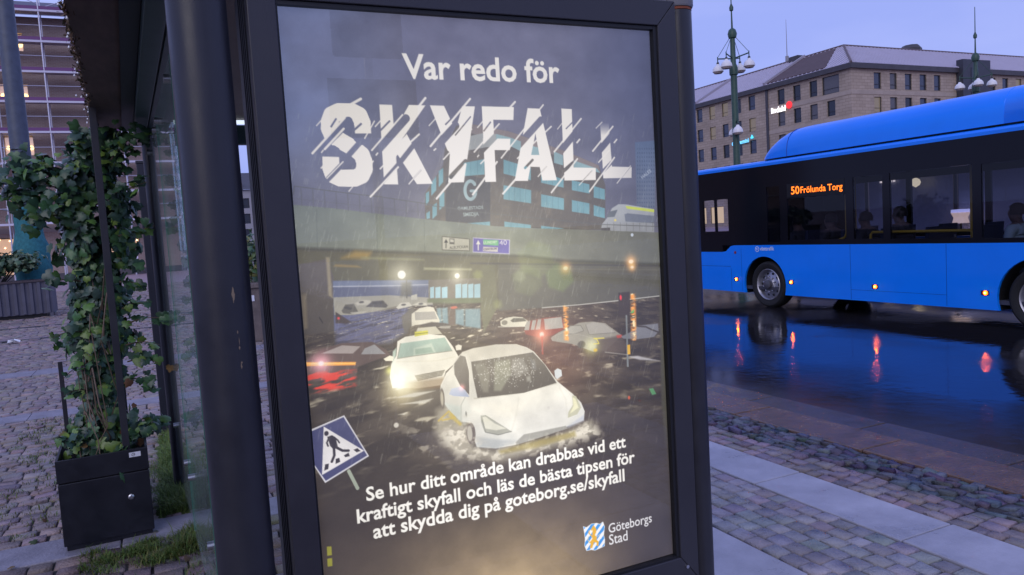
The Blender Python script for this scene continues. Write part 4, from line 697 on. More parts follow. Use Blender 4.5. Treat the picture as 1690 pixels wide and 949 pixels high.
fl_ = leafage('fallen_leaf', [((r2_.uniform(-1.2, .1), r2_.uniform(4.3, 7.5), .012), (r2_.randn() * .15, r2_.randn() * .15, 1)) for _ in range(34)], MATS['dead_ivy_leaf'], None, size=(.025, .05), cols=[np.array((.14, .09, .03)), np.array((.08, .05, .025)), np.array((.05, .08, .025))]); fl_['kind'] = 'stuff'; fl_['label'] = 'few fallen leaves scattered on the setts round the planter'; fl_['category'] = 'leaves'
# dark square post standing beyond the shelter
ip = thing('info_post', (-.03, 7.57, 0), 'dark square metal post standing behind the glass wall at the grass strip', 'post')
MB().box(-.105, .035, 7.5, 7.64, 0, 2.43).build('shaft', M('navy_post_paint', (.018, .020, .030), .4, var=.2, scale=5), ip, bevel=.006)
MB().box(-.110, .040, 7.495, 7.645, 2.43, 2.455).build('cap', m_post, ip, bevel=.004); MB().box(-.12, .05, 7.485, 7.655, 0, .03).build('base_plate', m_post, ip, bevel=.003)
# ------------------------------------------------------------------ building helpers
def brickmat(name, axis, c1, c2, mo, w, h, rough=.7, msize=.02, var=.25):
    m = bpy.data.materials.new(name); m.use_nodes = True; t = m.node_tree; n = t.nodes; b = n['Principled BSDF']; b.inputs['Roughness'].default_value = rough
    co = n.new('ShaderNodeTexCoord'); sp = n.new('ShaderNodeSeparateXYZ'); cb = n.new('ShaderNodeCombineXYZ'); t.links.new(co.outputs['Object'], sp.inputs[0]); t.links.new(sp.outputs[axis], cb.inputs[0]); t.links.new(sp.outputs[2], cb.inputs[1])
    br = n.new('ShaderNodeTexBrick'); br.inputs['Scale'].default_value = 1; br.inputs['Brick Width'].default_value = w; br.inputs['Row Height'].default_value = h; br.inputs['Mortar Size'].default_value = msize
    for k, c in (('Color1', c1), ('Color2', c2), ('Mortar', mo)): br.inputs[k].default_value = (*c, 1)
    nz_ = n.new('ShaderNodeTexNoise'); nz_.inputs['Scale'].default_value = .35; nz_.inputs['Detail'].default_value = 8; mr = n.new('ShaderNodeMapRange'); mr.inputs[1].default_value = .3; mr.inputs[2].default_value = .7; mr.inputs[3].default_value = 1 - var; mr.inputs[4].default_value = 1 + var
    mm = n.new('ShaderNodeMix'); mm.data_type = 'RGBA'; mm.blend_type = 'MULTIPLY'; mm.inputs['Factor'].default_value = 1
    t.links.new(co.outputs['Object'], nz_.inputs[0]); t.links.new(nz_.outputs[0], mr.inputs[0]); t.links.new(cb.outputs[0], br.inputs[0]); t.links.new(br.outputs[0], mm.inputs['A']); t.links.new(mr.outputs[0], mm.inputs['B']); t.links.new(mm.outputs['Result'], b.inputs['Base Color'])
    return m
def wall_open(place, u0, u1, z0, z1, ops, depth):
    """front of a wall with rectangular openings; place(u, z, d) gives a 3-D point d metres behind the face"""
    b = MB(); us = sorted({u0, u1, *[o[0] for o in ops], *[o[1] for o in ops]}); zs = sorted({z0, z1, *[o[2] for o in ops], *[o[3] for o in ops]})
    for i in range(len(us) - 1):
        k = 0
        while k < len(zs) - 1:
            um = (us[i] + us[i + 1]) / 2; hole = lambda q: any(o[0] < um < o[1] and o[2] < (zs[q] + zs[q + 1]) / 2 < o[3] for o in ops)
            if hole(k): k += 1; continue
            e = k
            while e < len(zs) - 1 and not hole(e): e += 1
            b.add([place(us[i], zs[k], 0), place(us[i + 1], zs[k], 0), place(us[i + 1], zs[e], 0), place(us[i], zs[e], 0)], [(0, 1, 2, 3)]); k = e
    for a, c, d, e in ops:
        P = [place(u, z, q) for q in (0, depth) for u, z in ((a, d), (c, d), (c, e), (a, e))]
        b.add(P, [(0, 1, 5, 4), (1, 2, 6, 5), (2, 3, 7, 6), (3, 0, 4, 7)])
    return b
m_dkwin = M('dark_window', (.022, .026, .036), .10, spec=.6)
m_wframe = M('window_frame_grey', (.05, .05, .055), .5)
def window(place, o, depth, parent, bars=1, pane=None, fm=None):
    a, c, d, e = o; f = MB(); w = .07
    def slab(u0, u1, z0, z1, d0, d1): f.add([place(u, z, q) for q in (d0, d1) for u, z in ((u0, z0), (u1, z0), (u1, z1), (u0, z1))], [(0, 1, 2, 3), (7, 6, 5, 4), (0, 4, 5, 1), (1, 5, 6, 2), (2, 6, 7, 3), (3, 7, 4, 0)])
    slab(a, a + w, d, e, depth - .12, depth - .03); slab(c - w, c, d, e, depth - .12, depth - .03); slab(a + w, c - w, d, d + w, depth - .12, depth - .03); slab(a + w, c - w, e - w, e, depth - .12, depth - .03)
    if bars: slab(a + w, c - w, d + (e - d) * .28, d + (e - d) * .28 + .05, depth - .11, depth - .04)
    fo = f.build('window', fm or m_wframe, parent)
    MB().add([place(u, z, depth - .02) for u, z in ((a, d), (c, d), (c, e), (a, e))], [(0, 1, 2, 3)]).build('pane', pane or m_dkwin, fo)
    return fo

# ------------------------------------------------------------------ corner block beyond the street (right)
HX, HY = 87.56, 74.89
hb = thing('hotel_block', (HX + 10, HY + 10, 0), 'long beige stone corner block with seamed metal roof and narrow dark windows', 'building')
ST1, ST2 = (.345, .275, .205), (.42, .34, .26)
m_hy = brickmat('facing_stone_side', 'Y', ST1, ST2, (.26, .2, .15), 1.1, .42, msize=.03, var=.12); m_hx = brickmat('facing_stone_front', 'X', ST1, ST2, (.26, .2, .15), 1.1, .42, msize=.03, var=.12)
PY = lambda u, z, d: (HX + d, u, z); PX = lambda u, z, d: (u, HY + d, z)
rows = [(18.1, 20.35), (14.85, 17.0), (11.4, 13.55), (7.95, 10.1), (4.5, 6.65)]
cols_n = [78.9 - 1.25, 82.0 - 1.25, 85.1 - 1.25, 88.25 - 1.25]; cols_f = [93.2, 96.4, 99.5, 102.7, 106.0, 109.2, 112.4]
ops = []
for i, (a, c) in enumerate(rows):
    for u in cols_n:
        if i == 0 and u < 78: continue
        ops.append((u, u + 1.42, a, c))
    for u in cols_f: ops.append((u, u + 1.5, a + .15 if i == 0 else a, c + .15 if i == 0 else c))
ops.append((76.9, 79.85, 17.95, 20.45))
shop_y = [(u, u + 3.4, .5, 3.4) for u in (76.5, 81, 85.5, 92.5, 97, 101.5, 106, 110.5)]
w_ = wall_open(PY, HY, 124, 0, 21.0, ops + shop_y, .25); w_.build('wall', m_hy, hb)
m_win2 = M('curtained_window', (.10, .095, .10), .18, spec=.6); m_win3 = M('blue_window', (.035, .045, .075), .06, spec=.8); m_win4 = M('office_window', (.12, .10, .08), .2, emit=(1, .8, .55), estr=.10); wrnd = random.Random(2); pick = lambda: wrnd.choice([m_dkwin, m_dkwin, m_win3, m_win3, m_win2, m_win4])
for o in ops: window(PY, o, .25, hb, pane=pick())
m_shop = M('lit_shop_glass', (.2, .15, .1), .2, emit=(1.0, .72, .42), estr=.55); m_shopd = M('dim_shop_glass', (.05, .05, .06), .15, emit=(.55, .6, .9), estr=.10)
for i, o in enumerate(shop_y): window(PY, o, .25, hb, 0, pane=m_shop if i in (1, 4, 5, 6) else m_shopd)
colx = [92.0, 95.2, 98.3, 101.4, 104.5, 117.2, 120.3, 123.6, 126.7, 129.8]
opx = [(u, u + 1.45, a, c) for a, c in rows[:3] for u in colx]; wx = wall_open(PX, HX, 150, 0, 21.0, opx, .25); wx.build('wall', m_hx, hb)
for o in opx: window(PX, o, .25, hb, pane=pick())
MB().box(HX + .41, 150, HY + .41, HY + 18, 0, 20.5).build('core', m_wframe, hb); MB().box(HX + .41, HX + 18, HY + 18.01, 124, 0, 20.5).build('core', m_wframe, hb)
m_band = M('stone_band', (.40, .33, .265), .7, var=.12, scale=.6)
for zc_ in (17.32, 13.9): MB().box(HX - .04, HX, HY, 90.4, zc_, zc_ + .55).build('string_course', m_band, hb); MB().box(HX, 150, HY - .04, HY, zc_, zc_ + .55).build('string_course', m_band, hb)
m_fascia = M('fascia_metal', (.060, .055, .06), .5, var=.2, scale=1)
MB().box(HX - .5, HX - .002, HY - .5, 124, 20.75, 21.45).box(HX - .001, 150, HY - .5, HY - .002, 20.75, 21.45).build('eave_fascia', m_fascia, hb)
m_roofm = M('seamed_zinc', (.34, .31, .38), .42, var=.14, scale=.5, stretch=(1, 1, .2)); RT = 26.1; RO = 8.2
MB().add([(HX - .5, HY - .5, 21.45), (HX - .5, 124, 21.45), (HX + RO, 124, RT), (HX + RO, HY + RO, RT)], [(0, 3, 2, 1)]).build('roof', m_roofm, hb)
rf2 = MB().add([(HX - .5, HY - .5, 21.45), (150, HY - .5, 21.45), (150, HY + RO, RT), (HX + RO, HY + RO, RT)], [(0, 1, 2, 3)]); rf2.build('roof', m_roofm, hb)
rib = MB(); sl = (RT - 21.45) / (RO + .5); m_rib = M('roof_seam', (.58, .54, .62), .5)
for k in range(62):
    u = HY + .2 + k * .8; t0 = min(1.0, (u - HY + .5) / (RO + .5)); x0, z0 = HX - .5, 21.45; x1, z1 = HX - .5 + (RO + .5) * t0, 21.45 + (RT - 21.45) * t0; rib.tube([(x0, u, z0 + .03), (x1, u, z1 + .03)], .075, 4)
for k in range(78):
    u = HX + .2 + k * .8; t0 = min(1.0, (u - HX + .5) / (RO + .5)); rib.tube([(u, HY - .5, 21.48), (u, HY - .5 + (RO + .5) * t0, 21.48 + (RT - 21.45) * t0)], .075, 4)
rib.build('roof_seam', m_rib, hb)
MB().tube([(HX - .5, HY - .5, 21.5), (HX + RO, HY + RO, RT + .05), (150, HY + RO, RT + .05)], .16, 6).tube([(HX + RO, HY + RO, RT + .05), (HX + RO, 124, RT + .05)], .16, 6).build('ridge_cap', M('ridge_metal', (.13, .09, .09), .6), hb)
rp = lambda y, t, o: (HX - .5 + (RO + .5) * t - o * .4, y, 21.45 + (RT - 21.45) * t + o)
MB().add([rp(90.3, .03, .12), rp(79.0, .03, .12), rp(84.0, .93, .12), rp(90.3, .93, .12), rp(90.3, .03, .02), rp(79.0, .03, .02), rp(84.0, .93, .02), rp(90.3, .93, .02)], [(0, 3, 2, 1), (4, 5, 6, 7), (0, 1, 5, 4), (1, 2, 6, 5), (2, 3, 7, 6), (3, 0, 4, 7)]).build('roof_panel', M('brown_roof_felt', (.095, .060, .058), .75, var=.15, scale=1), hb)
for y in (90.6, 107.0): MB().add([rp(y + e, t, o) for o in (-.1, .38) for e, t in ((-.18, 0), (.18, 0), (.18, 1), (-.18, 1))], [(3, 2, 1, 0), (4, 5, 6, 7), (0, 1, 5, 4), (1, 2, 6, 5), (2, 3, 7, 6), (3, 0, 4, 7)]).build('roof_parapet', M('parapet_metal', (.36, .33, .38), .5), hb)
MB().box(HX - .12, HX - .002, 90.35, 90.85, 0, 20.74).build('wall_joint', m_fascia, hb)
by = MB().box(109.4, 115.7, HY - 1.1, HY - .05, 0, 22.6); by.build('stair_bay', M('bay_metal', (.045, .048, .062), .5, var=.15, scale=1), hb)
MB().box(111.2, 112.9, HY - 1.16, HY - 1.10, 14.5, 21.4).build('bay_window', m_dkwin, hb)
MB().box(131.5, 137, HY - 1.1, HY - .05, 0, 22.6).build('stair_bay', MATS['bay_metal'], hb)
MB().lathe([(1.7, 0), (1.7, 1.0), (1.2, 1.6), (0, 1.7)], (114.5, HY + RO + 3, RT), n=8).build('roof_vent', m_fascia, hb)
an = MB().tube([(HX + RO + 1, 95.3, RT - .5), (HX + RO + 1, 95.3, RT + 7.2)], [.10, .03], 6).tube([(HX + RO + 1, 95.0, RT + .6), (HX + RO + 1, 94.6, RT + .6)], .05, 6).lathe([(0, 0), (.28, 0), (.28, 1.1), (0, 1.1)], (HX + RO + 1, 95.3, RT + .2), n=8); an.build('antenna_mast', M('pale_metal', (.30, .30, .33), .5), hb)
MB().box(HX + RO - .6, HX + RO + 1, 91.5, 93.4, RT - .3, RT + .55).build('roof_hatch', m_fascia, hb)
# illuminated company signs on the side wall
ls = thing('office_sign', (HX - .25, 87.8, 17.2), 'lit white lettering with a red disc high on the beige stone wall', 'sign')
text_obj('lettering', 'lindahl', lambda x, y: (HX - .22, 89.6 - x * 2.95, 17.0 + y * 2.95), M('white_light', (.8, .8, .8), .5, emit=(1, .95, .92), estr=1.3), ls, off=.03)
MB().lathe([(0, -.05), (.52, -.05), (.52, .06), (0, .06)], (HX - .16, 86.0, 17.72), axis='x', n=24).build('red_disc', M('red_light', (.5, .02, .02), .5, emit=(1, .03, .04), estr=1.1), ls)
MB().box(HX - .15, HX - .01, 86.6, 89.7, 17.12, 17.2).build('sign_rail', m_wframe, ls)
cs_ = thing('office_sign', (HX - .25, 95.5, 13.5), 'lit blue company lettering with a spade shaped emblem partly behind the lamp pole', 'sign')
m_cy = M('cyan_light', (.1, .4, .8), .5, emit=(.16, .62, 1.0), estr=1.35)
text_obj('lettering', 'Capgemini', lambda x, y: (HX - .22, 98.6 - x * 3.9, 13.15 + .20 * x * 3.9 * .25 + y * 3.9), m_cy, cs_, off=.02)
MB().prism([(94.2, 14.05), (93.95, 14.4), (93.7, 14.05), (93.62, 13.9), (93.8, 13.76), (93.95, 13.86), (94.1, 13.76), (94.28, 13.9)], lambda u, z: (HX - .16, u, z), lambda u, z: (HX - .22, u, z)).build('emblem', M('cyan_bright', (.1, .6, .8), .5, emit=(.08, .7, 1.0), estr=.9), cs_)
MB().box(HX - .14, HX - .01, 94.6, 98.6, 13.2, 13.28).build('sign_rail', m_wframe, cs_)

# ------------------------------------------------------------------ street lamps
m_lgreen = M('lamp_green', (.040, .085, .062), .45, var=.2, scale=5); m_shade = M('lamp_shade', (.78, .76, .76), .35); m_lens = M('lamp_lens', (.5, .42, .38), .4)
def street_lamp(loc, label, rot=0.0, low=True, fat=1.0):
    pm_ = m_lgreen if fat == 1 else M('slate_paint', (.07, .085, .12), .5, var=.2, scale=5)
    L = thing('street_lamp', (0, 0, 0), label, 'street lamp', 'tall green street lamps with bell shades')
    MB().lathe([(.42, 0), (.42, .3), (.30, .38), (.27, 1.6), (.22, 1.75), (.195, 2.0), (.165, 9.6), (.22, 9.65), (.22, 10.0), (.19, 10.1), (.145, 10.2), (.125, 11.5), (.20, 11.55), (.24, 11.75), (.18, 11.95), (.05, 12.05), (.035, 12.9), (.10, 12.95), (.11, 13.1), (.03, 13.3), (.02, 14.8), (0, 14.85)] if fat == 1 else [(.42, 0), (.42, .3), (.36, .4), (.30, 2.5), (.27, 3.3), (.22, 11), (.12, 11.2), (.10, 12.2), (0, 12.3)], n=20).build('pole', pm_, L, smooth=True)
    heads = [(a, .86, 10.62) for a in (RAD(25), RAD(115), RAD(205), RAD(295))] + [(a, .52, 7.25) for a in (RAD(60), RAD(240)) if low]
    for a, R, z in heads:
        c, s = math.cos(a), math.sin(a); arms = MB(); arms.tube([(c * .15, s * .15, z - .12), (c * R, s * R, z)], .035, 6); arms.tube([(c * R, s * R, z + .1), (c * R, s * R, z - .25)], .03, 6)
        if R > .6: arms.tube([(c * R, s * R, z + .06), (c * .13, s * .13, 11.6)], .014, 5)
        arms.build('arm', m_lgreen, L)
    for a, R, z in heads:
        c = (math.cos(a) * R, math.sin(a) * R, z - .25); k = 1.0 if R > .6 else .9
        so = MB().lathe([(0, .02), (.06, 0), (.10, -.10), (.20 * k, -.16), (.275 * k, -.28), (.29 * k, -.42), (.27 * k, -.44)], c, n=20).build('lamp_shade', m_shade, L, smooth=True)
        MB().lathe([(.268 * k, -.44), (.2 * k, -.52), (0, -.55)], c, n=20).build('lens', m_lens, so, smooth=True)
        MB().lathe([(0, .08), (.065, .06), (.075, -.06), (0.05, -.08)], c, n=10).build('lamp_cap', M('lamp_iron', (.02, .025, .03), .5), so)
    L.location = loc; L.rotation_euler = (0, 0, rot); return L
L1 = street_lamp((28.2, 31.5, -.6), 'nearer green street lamp standing left above the bus roof front with six white shades')
L2 = copy_tree(L1); L2.location = (47.0, 30.9, -1.2); L2.rotation_euler = (0, 0, .3); L2['label'] = 'farther green street lamp before the dark stair bay of the beige block'
L3 = street_lamp((-3.36, 26.2, 0), 'street lamp beside the scaffolded facade with teal netting wrapped round its base', low=False, fat=1.4)
wr = MB(); rw = random.Random(4); prof_ = []
for i in range(15):
    z = .02 + i * .22; prof_.append((.47 + .02 * rw.uniform(-1, 1) - .008 * i * (i > 9), z))
wr.lathe(prof_ + [(.20, prof_[-1][1] + .08)], n=28)
wr.v = [(x + .02 * math.sin(9 * z + 5 * x), y + .02 * math.cos(7 * z), z) for x, y, z in wr.v]
wrp = wr.build('protective_wrap', M('teal_netting', (.028, .16, .18), .8, var=.3, scale=12, bump=.4, bscale=30), None, smooth=True); wrp.parent = L3

# ------------------------------------------------------------------ scaffolded facade on the left
FY = 64.0
fb = thing('brick_building', (-30, FY + 8, 0), 'dull brown brick building behind scaffolding with warm lit windows', 'building')
m_fb = brickmat('old_brick', 'X', (.29, .205, .175), (.34, .25, .215), (.38, .32, .30), .30, .10, rough=.8, msize=.012, var=.14)
PF = lambda u, z, d: (u, FY + d, z)
fw = []
for k, (z0, z1) in enumerate(((16.35, 17.6), (12.75, 14.0), (9.0, 10.4), (5.2, 6.6))):
    for u in (-21.0, -16.8, -12.6, -9.2): fw.append((u, u + 1.85, z0, z1))
shop = [(-21, -17.6, .5, 3.2), (-16.6, -13.2, .5, 3.2), (-12.2, -9.2, .5, 3.2), (-3.5, -1.15, 1.7, 3.3)]
wall_open(PF, -46, 1.6, 0, 18.75, fw + shop, .5).build('wall', m_fb, fb)
m_room = M('lit_room', (.45, .36, .36), .6, emit=(.62, .48, .52), estr=.42); m_globe = M('lit_globe', (.9, .7, .4), .4, emit=(1.0, .70, .28), estr=2.2)
for i, o in enumerate(fw):
    w = window(PF, o, .5, fb, 0, pane=m_room, fm=M('pale_frame', (.42, .38, .40), .6))
    if i % 4 == 3:
        for u in (o[0] + .48, o[1] - .4): MB().lathe([(0, .2), (.3, .12), (.36, 0), (.3, -.12), (0, -.2)], (u, FY + .34, (o[2] + o[3]) / 2 - .12), n=16).build('ceiling_lamp', m_globe, w, smooth=True)
m_shopw = M('warm_shop', (.3, .2, .15), .4, emit=(1.0, .62, .40), estr=.42)
for i, o in enumerate(shop):
    w = window(PF, o, .5, fb, 0, pane=m_shopw)
    if i >= 2:
        q = MB(); rr = random.Random(i)
        for _ in range(16): q.lathe([(0, .06), (.06, 0), (0, -.06)], (rr.uniform(o[0] + .2, o[1] - .2), FY + .40, rr.uniform(o[2] + .3, o[3] - .1)), n=8)
        q.build('light_string', M('warm_bulb', (1, .7, .4), .4, emit=(1, .66, .36), estr=4), w)
MB().box(-46, 1.6, FY + .52, FY + 14, 0, 18.7).build('core', m_wframe, fb)
MB().add([(-46, FY - .5, 18.76), (1.9, FY - .5, 18.76), (1.9, FY + 7, 21.8), (-46, FY + 7, 21.8)], [(0, 1, 2, 3)]).build('roof', M('slate', (.10, .10, .13), .6), fb)
MB().box(-46, 1.6, FY - .06, FY, 3.5, 3.9).build('cornice', M('plinth_stone', (.3, .26, .25), .7), fb); MB().box(-46, 1.6, FY - .05, FY, 0, .45).build('plinth', M('dark_plinth', (.09, .085, .10), .7), fb)
sc = thing('scaffolding', (-20, FY - 1.2, 0), 'pale steel scaffolding with purple toe boards in front of the brick building', 'scaffolding')
m_tube = M('galvanised', (.50, .50, .60), .4, metal=.3); m_toe = M('purple_board', (.17, .065, .18), .6); m_deck = M('deck_plank', (.36, .33, .40), .6)
std = [-21, -18, -15, -12, -9.1, -6.05, -1.55, 1.75]
for x in std:
    for y in (FY - 1.75, FY - .55): MB().tube([(x, y, 0), (x, y, 20.6)], .055 if y < FY - 1 else .04, 6).build('standard', m_tube, sc)
for z in (18.85, 16.75, 14.67, 12.6, 10.5, 8.36, 6.25, 4.15):
    lo = z < 9
    MB().box(-22, 1.9, FY - 1.7, FY - .6, z - .06, z).build('deck', m_deck, sc)
    MB().box(-22, 1.9, FY - 1.82, FY - 1.70, z - .16, z - .02).build('ledger', M('ledger_pale', (.62, .60, .70), .45), sc)
    if not lo: MB().box(-22, 1.9, FY - 1.79, FY - 1.74, z, z + .22).build('toe_board', m_toe, sc)
    MB().tube([(-22, FY - 1.75, z + 1.0), (1.9, FY - 1.75, z + 1.0)], .024, 5).build('guard_rail', m_tube, sc)
br_ = MB()
for i in range(len(std) - 1): br_.tube([(std[i], FY - 1.7, 18.9), (std[i + 1], FY - 1.7, 20.6)], .03, 5); br_.tube([(std[i], FY - 1.7, 20.5), (std[i + 1], FY - 1.7, 19.2)], .025, 5)
br_.build('brace', m_tube, sc)
MB().add([(-2.45, FY - 1.95, .55), (-1.35, FY - 1.95, .5), (-1.32, FY - 1.95, 1.75), (-2.4, FY - 1.95, 1.8), (-2.45, FY - 1.91, .55), (-1.35, FY - 1.91, .5), (-1.32, FY - 1.91, 1.75), (-2.4, FY - 1.91, 1.8)], [(0, 1, 2, 3), (7, 6, 5, 4), (0, 4, 5, 1), (1, 5, 6, 2), (2, 6, 7, 3), (3, 7, 4, 0)]).build('sheet', M('white_sheet', (.72, .66, .80), .7, var=.1), sc)
# block far away seen in the slot between the post and the poster case
gb = thing('distant_block', (26, 126, 0), 'distant pale block with rows of windows seen between post and poster case', 'building')
GP = lambda u, z, d: (u, 120 + d, z); go = [(u, u + .9, z, z + 1.5) for z in (2.6, 4.9, 7.2) for u in [12.2 + 1.7 * k for k in range(22)]]
wall_open(GP, 11.4, 50, 0, 10.0, go, .3).build('wall', M('pale_render', (.40, .38, .40), .7, var=.1), gb)
for o in go: window(GP, o, .3, gb, 1)
MB().add([(11.2, 119.6, 10), (50, 119.6, 10), (50, 126, 13), (11.2, 126, 13)], [(0, 1, 2, 3)]).build('roof', m_fascia, gb); MB().box(11.4, 50, 120.31, 132, 0, 9.9).build('core', m_wframe, gb)
MB().lathe([(0, 0), (.5, 0), (.5, 1.2), (0, 1.2)], (11.9, 120.7, 9.9), n=10).build('chimney', m_fb, gb)

# ------------------------------------------------------------------ planters on the square
m_bgp = M('grey_blue_planter', (.085, .085, .115), .55, var=.15, scale=3)
bp = thing('ribbed_planter', (-4.1, 25.0, 0), 'long grey ribbed planter box with leafy shrubs on the plaza', 'planter')
b = MB().box(-5.6, -2.78, 24.56, 25.6, .10, 1.0)
for k in range(15): b.box(-5.58 + k * .19, -5.50 + k * .19, 24.515, 24.56, .12, .985)
b.build('box', m_bgp, bp, bevel=.006); MB().box(-5.65, -2.73, 24.50, 25.65, 1.0, 1.05).build('rim', M('planter_rim', (.06, .045, .05), .6), bp); MB().box(-5.5, -2.95, 24.66, 25.5, 0, .10).build('foot', m_rub, bp)
for u in (-5.58, -2.86): MB().box(u, u + .08, 24.515, 24.56, 0, .12).build('foot', m_bgp, bp)
def shrub(name, c, rad, n, size, cols, label, seed, loc):
    r = np.random.RandomState(seed); s = thing(name, loc, label, 'shrub'); P = []; clumps = [(r.uniform(-1, 1), r.uniform(-1, 1), r.uniform(.2, 1), r.uniform(.25, .5)) for _ in range(16)]
    for _ in range(n):
        k = clumps[r.randint(len(clumps))]; d = r.randn(3); d /= np.linalg.norm(d); q = k[3] * r.uniform(.5, 1) ; P.append(((c[0] + rad[0] * (k[0] * .7 + d[0] * q), c[1] + rad[1] * (k[1] * .7 + d[1] * q), c[2] + rad[2] * (k[2] * .7 + d[2] * q * .8)), (d[0], d[1], d[2] + .4)))
    leafage('foliage', P, m_leaf, s, size=size, seed=seed, cols=[np.array(x) for x in cols]); st = MB()
    for k in clumps: st.tube([(c[0] + rad[0] * k[0] * .2, c[1], c[2] - .15), (c[0] + rad[0] * k[0] * .7, c[1] + rad[1] * k[1] * .7, c[2] + rad[2] * k[2] * .7)], .012, 5)
    st.build('stem', MATS['ivy_stem'], s); return s
shrub('shrub', (-4.2, 25.05, 1.1), (1.35, .5, .9), 1500, (.08, .17), [(.05, .10, .045), (.07, .13, .06), (.10, .15, .09), (.04, .08, .04), (.13, .17, .08)], 'loose green shrub growing out of the long ribbed planter', 21, (-4.2, 25.05, 1.05))
cpn = thing('concrete_planter', (1.9, 14.0, 0), 'brown stone planter tub seen through the slot left of the poster case', 'planter')
MB().box(1.28, 2.4, 13.5, 14.6, 0, .92).box(1.24, 2.44, 13.46, 14.64, .92, 1.0).build('tub', M('brown_stone', (.15, .12, .105), .7, var=.25, scale=9, bump=.2), cpn, bevel=.01); MB().box(1.33, 1.42, 13.488, 13.498, .70, .80).build('label_plate', MATS['sticker'], cpn)
shrub('shrub', (1.85, 14.05, 1.0), (.6, .5, 1.0), 900, (.05, .12), [(.06, .12, .05), (.10, .15, .05), (.05, .10, .06), (.16, .17, .05)], 'yellow green shrub in the brown stone planter seen through the slot', 22, (1.85, 14.05, 1.0))
# road sign behind the viewpoint, mirrored in the poster glass
rs_ = thing('road_sign', (1.66, -2.05, 0), 'square road sign above a wide plate on a pole, mirrored in the poster glass', 'sign')
MB().tube([(1.66, -2.05, 0), (1.66, -2.05, 3.4)], .035, 12).build('pole', m_steel, rs_, smooth=True); m_sg = M('sign_back', (.045, .05, .06), .6)
sq = MB().prism([(1.37, 3.10), (1.39, 3.08), (1.92, 3.08), (1.94, 3.10), (1.94, 3.64), (1.37, 3.64)], lambda x, z: (x, -2.01, z), lambda x, z: (x, -1.995, z)).build('square_plate', m_sg, rs_)
MB().prism([(1.44, 3.60), (1.87, 3.60), (1.655, 3.2)], lambda x, z: (x, -1.994, z), lambda x, z: (x, -1.989, z)).build('triangle', M('sign_blue', (.02, .05, .12), .5), sq); MB().box(1.31, 2.03, -2.01, -1.995, 2.45, 2.91).build('wide_plate', m_sg, rs_)
# ------------------------------------------------------------------ the blue bus
BX, BW, GZ = 10.46, 2.42, -.13
bus = thing('city_bus', (BX + BW / 2, 7.6, GZ), 'bright blue city bus with lit orange destination sign on the wet street', 'bus')
m_blue = M('bus_blue', (.0, .225, .96), .30, spec=.35, coat=.35, var=.05, scale=1.3); m_bblk = M('bus_black_glass', (.007, .007, .011), .10, spec=.22); m_bdk = M('bus_dark', (.010, .010, .012), .6)
m_int = M('bus_interior', (.05, .05, .065), .6); m_tint = glassmat('bus_glass', (.40, .42, .52), boost=.8); m_clear = glassmat('cab_glass', (.85, .86, .92), boost=1.2); m_yel = M('rail_yellow', (.62, .40, .03), .35); m_seat = M('seat_fabric', (.02, .028, .06), .8)
Y0, Y1 = .9, 13.75
SX = lambda d: (lambda u, z: (BX + d, u, z))
arc = lambda cy, r, z=.30: [(cy + r * math.cos(a), z + r * math.sin(a)) for a in np.linspace(-.32, math.pi + .32, 22)]
low = [(Y0, .13), ] + [(y, z) for y, z in reversed(arc(6.05, .565))] + [(y, z) for y, z in reversed(arc(11.05, .545))] + [(Y1, .15), (Y1, .93), (12.20, .93), (12.10, .945), (11.96, 1.045), (11.86, 1.062), (Y0, 1.062)]
MB().prism(low, SX(0), SX(.04)).build('side_panel', m_blue, bus)
MB().prism([(Y0, .13), (Y1, .15), (Y1, 1.06), (Y0, 1.06)], SX(BW - .04), SX(BW)).build('side_panel', m_blue, bus)
m_seam = M('seam_blue', (0, .03, .16), .5)
for q in ((11.97, Y1, .636, .642), (11.962, 11.968, .16, .60), (11.66, 11.664, .16, 1.0), (9.05, 9.055, .14, 1.055), (7.35, 7.355, .14, 1.055), (5.2, 5.205, .14, 1.055), (3.6, 3.605, .14, 1.055), (7.357, 9.049, .30, .304)): MB().box(BX - .0015, BX - .0004, *q).build('panel_seam', m_seam, bus)
ops_b = [(12.41, 12.77, 1.35, 2.0), (12.0, 12.37, 1.35, 2.0), (10.60, 10.93, 1.12, 2.15), (9.12, 10.42, 1.15, 1.90), (8.41, 8.97, 1.15, 2.165), (6.95, 8.28, 1.14, 2.17), (5.50, 6.82, 1.13, 2.16), (4.05, 5.37, 1.13, 2.16), (2.6, 3.92, 1.13, 2.16)]
def frame_band(x0, x1, ops, notch):
    b = MB(); o = sorted(ops); y = Y0
    for a, c, d, e in o:
        if a > y: b.box(x0, x1, y, a, (.932 if notch and y > 12.19 else 1.064), 2.55)
        zb = .932 if notch and a > 12.3 else 1.064
        b.box(x0, x1, a, c, zb, d); b.box(x0, x1, a, c, e, 2.55); y = c
    b.box(x0, x1, y, Y1, .932 if notch else 1.064, 2.55); return b
fb_ = frame_band(BX + .002, BX + .05, ops_b, True); fb_.box(BX + .002, BX + .05, 12.2, 12.37, .932, 1.064); fb_.build('window_band', m_bblk, bus)
frame_band(BX + BW - .05, BX + BW - .002, [(12.0, 12.7, 1.2, 2.1), (9.8, 11.2, 1.13, 2.15), (8.3, 9.7, 1.13, 2.15), (6.8, 8.2, 1.13, 2.15), (5.3, 6.7, 1.13, 2.15), (3.8, 5.2, 1.13, 2.15), (2.3, 3.7, 1.13, 2.15)], False).build('window_band', m_bblk, bus)
for a, c, d, e in ops_b: MB().add([(BX + .012, a, d), (BX + .012, c, d), (BX + .012, c, e), (BX + .012, a, e)], [(0, 1, 2, 3)]).build('window', m_clear if a > 11.9 else m_tint, bus)
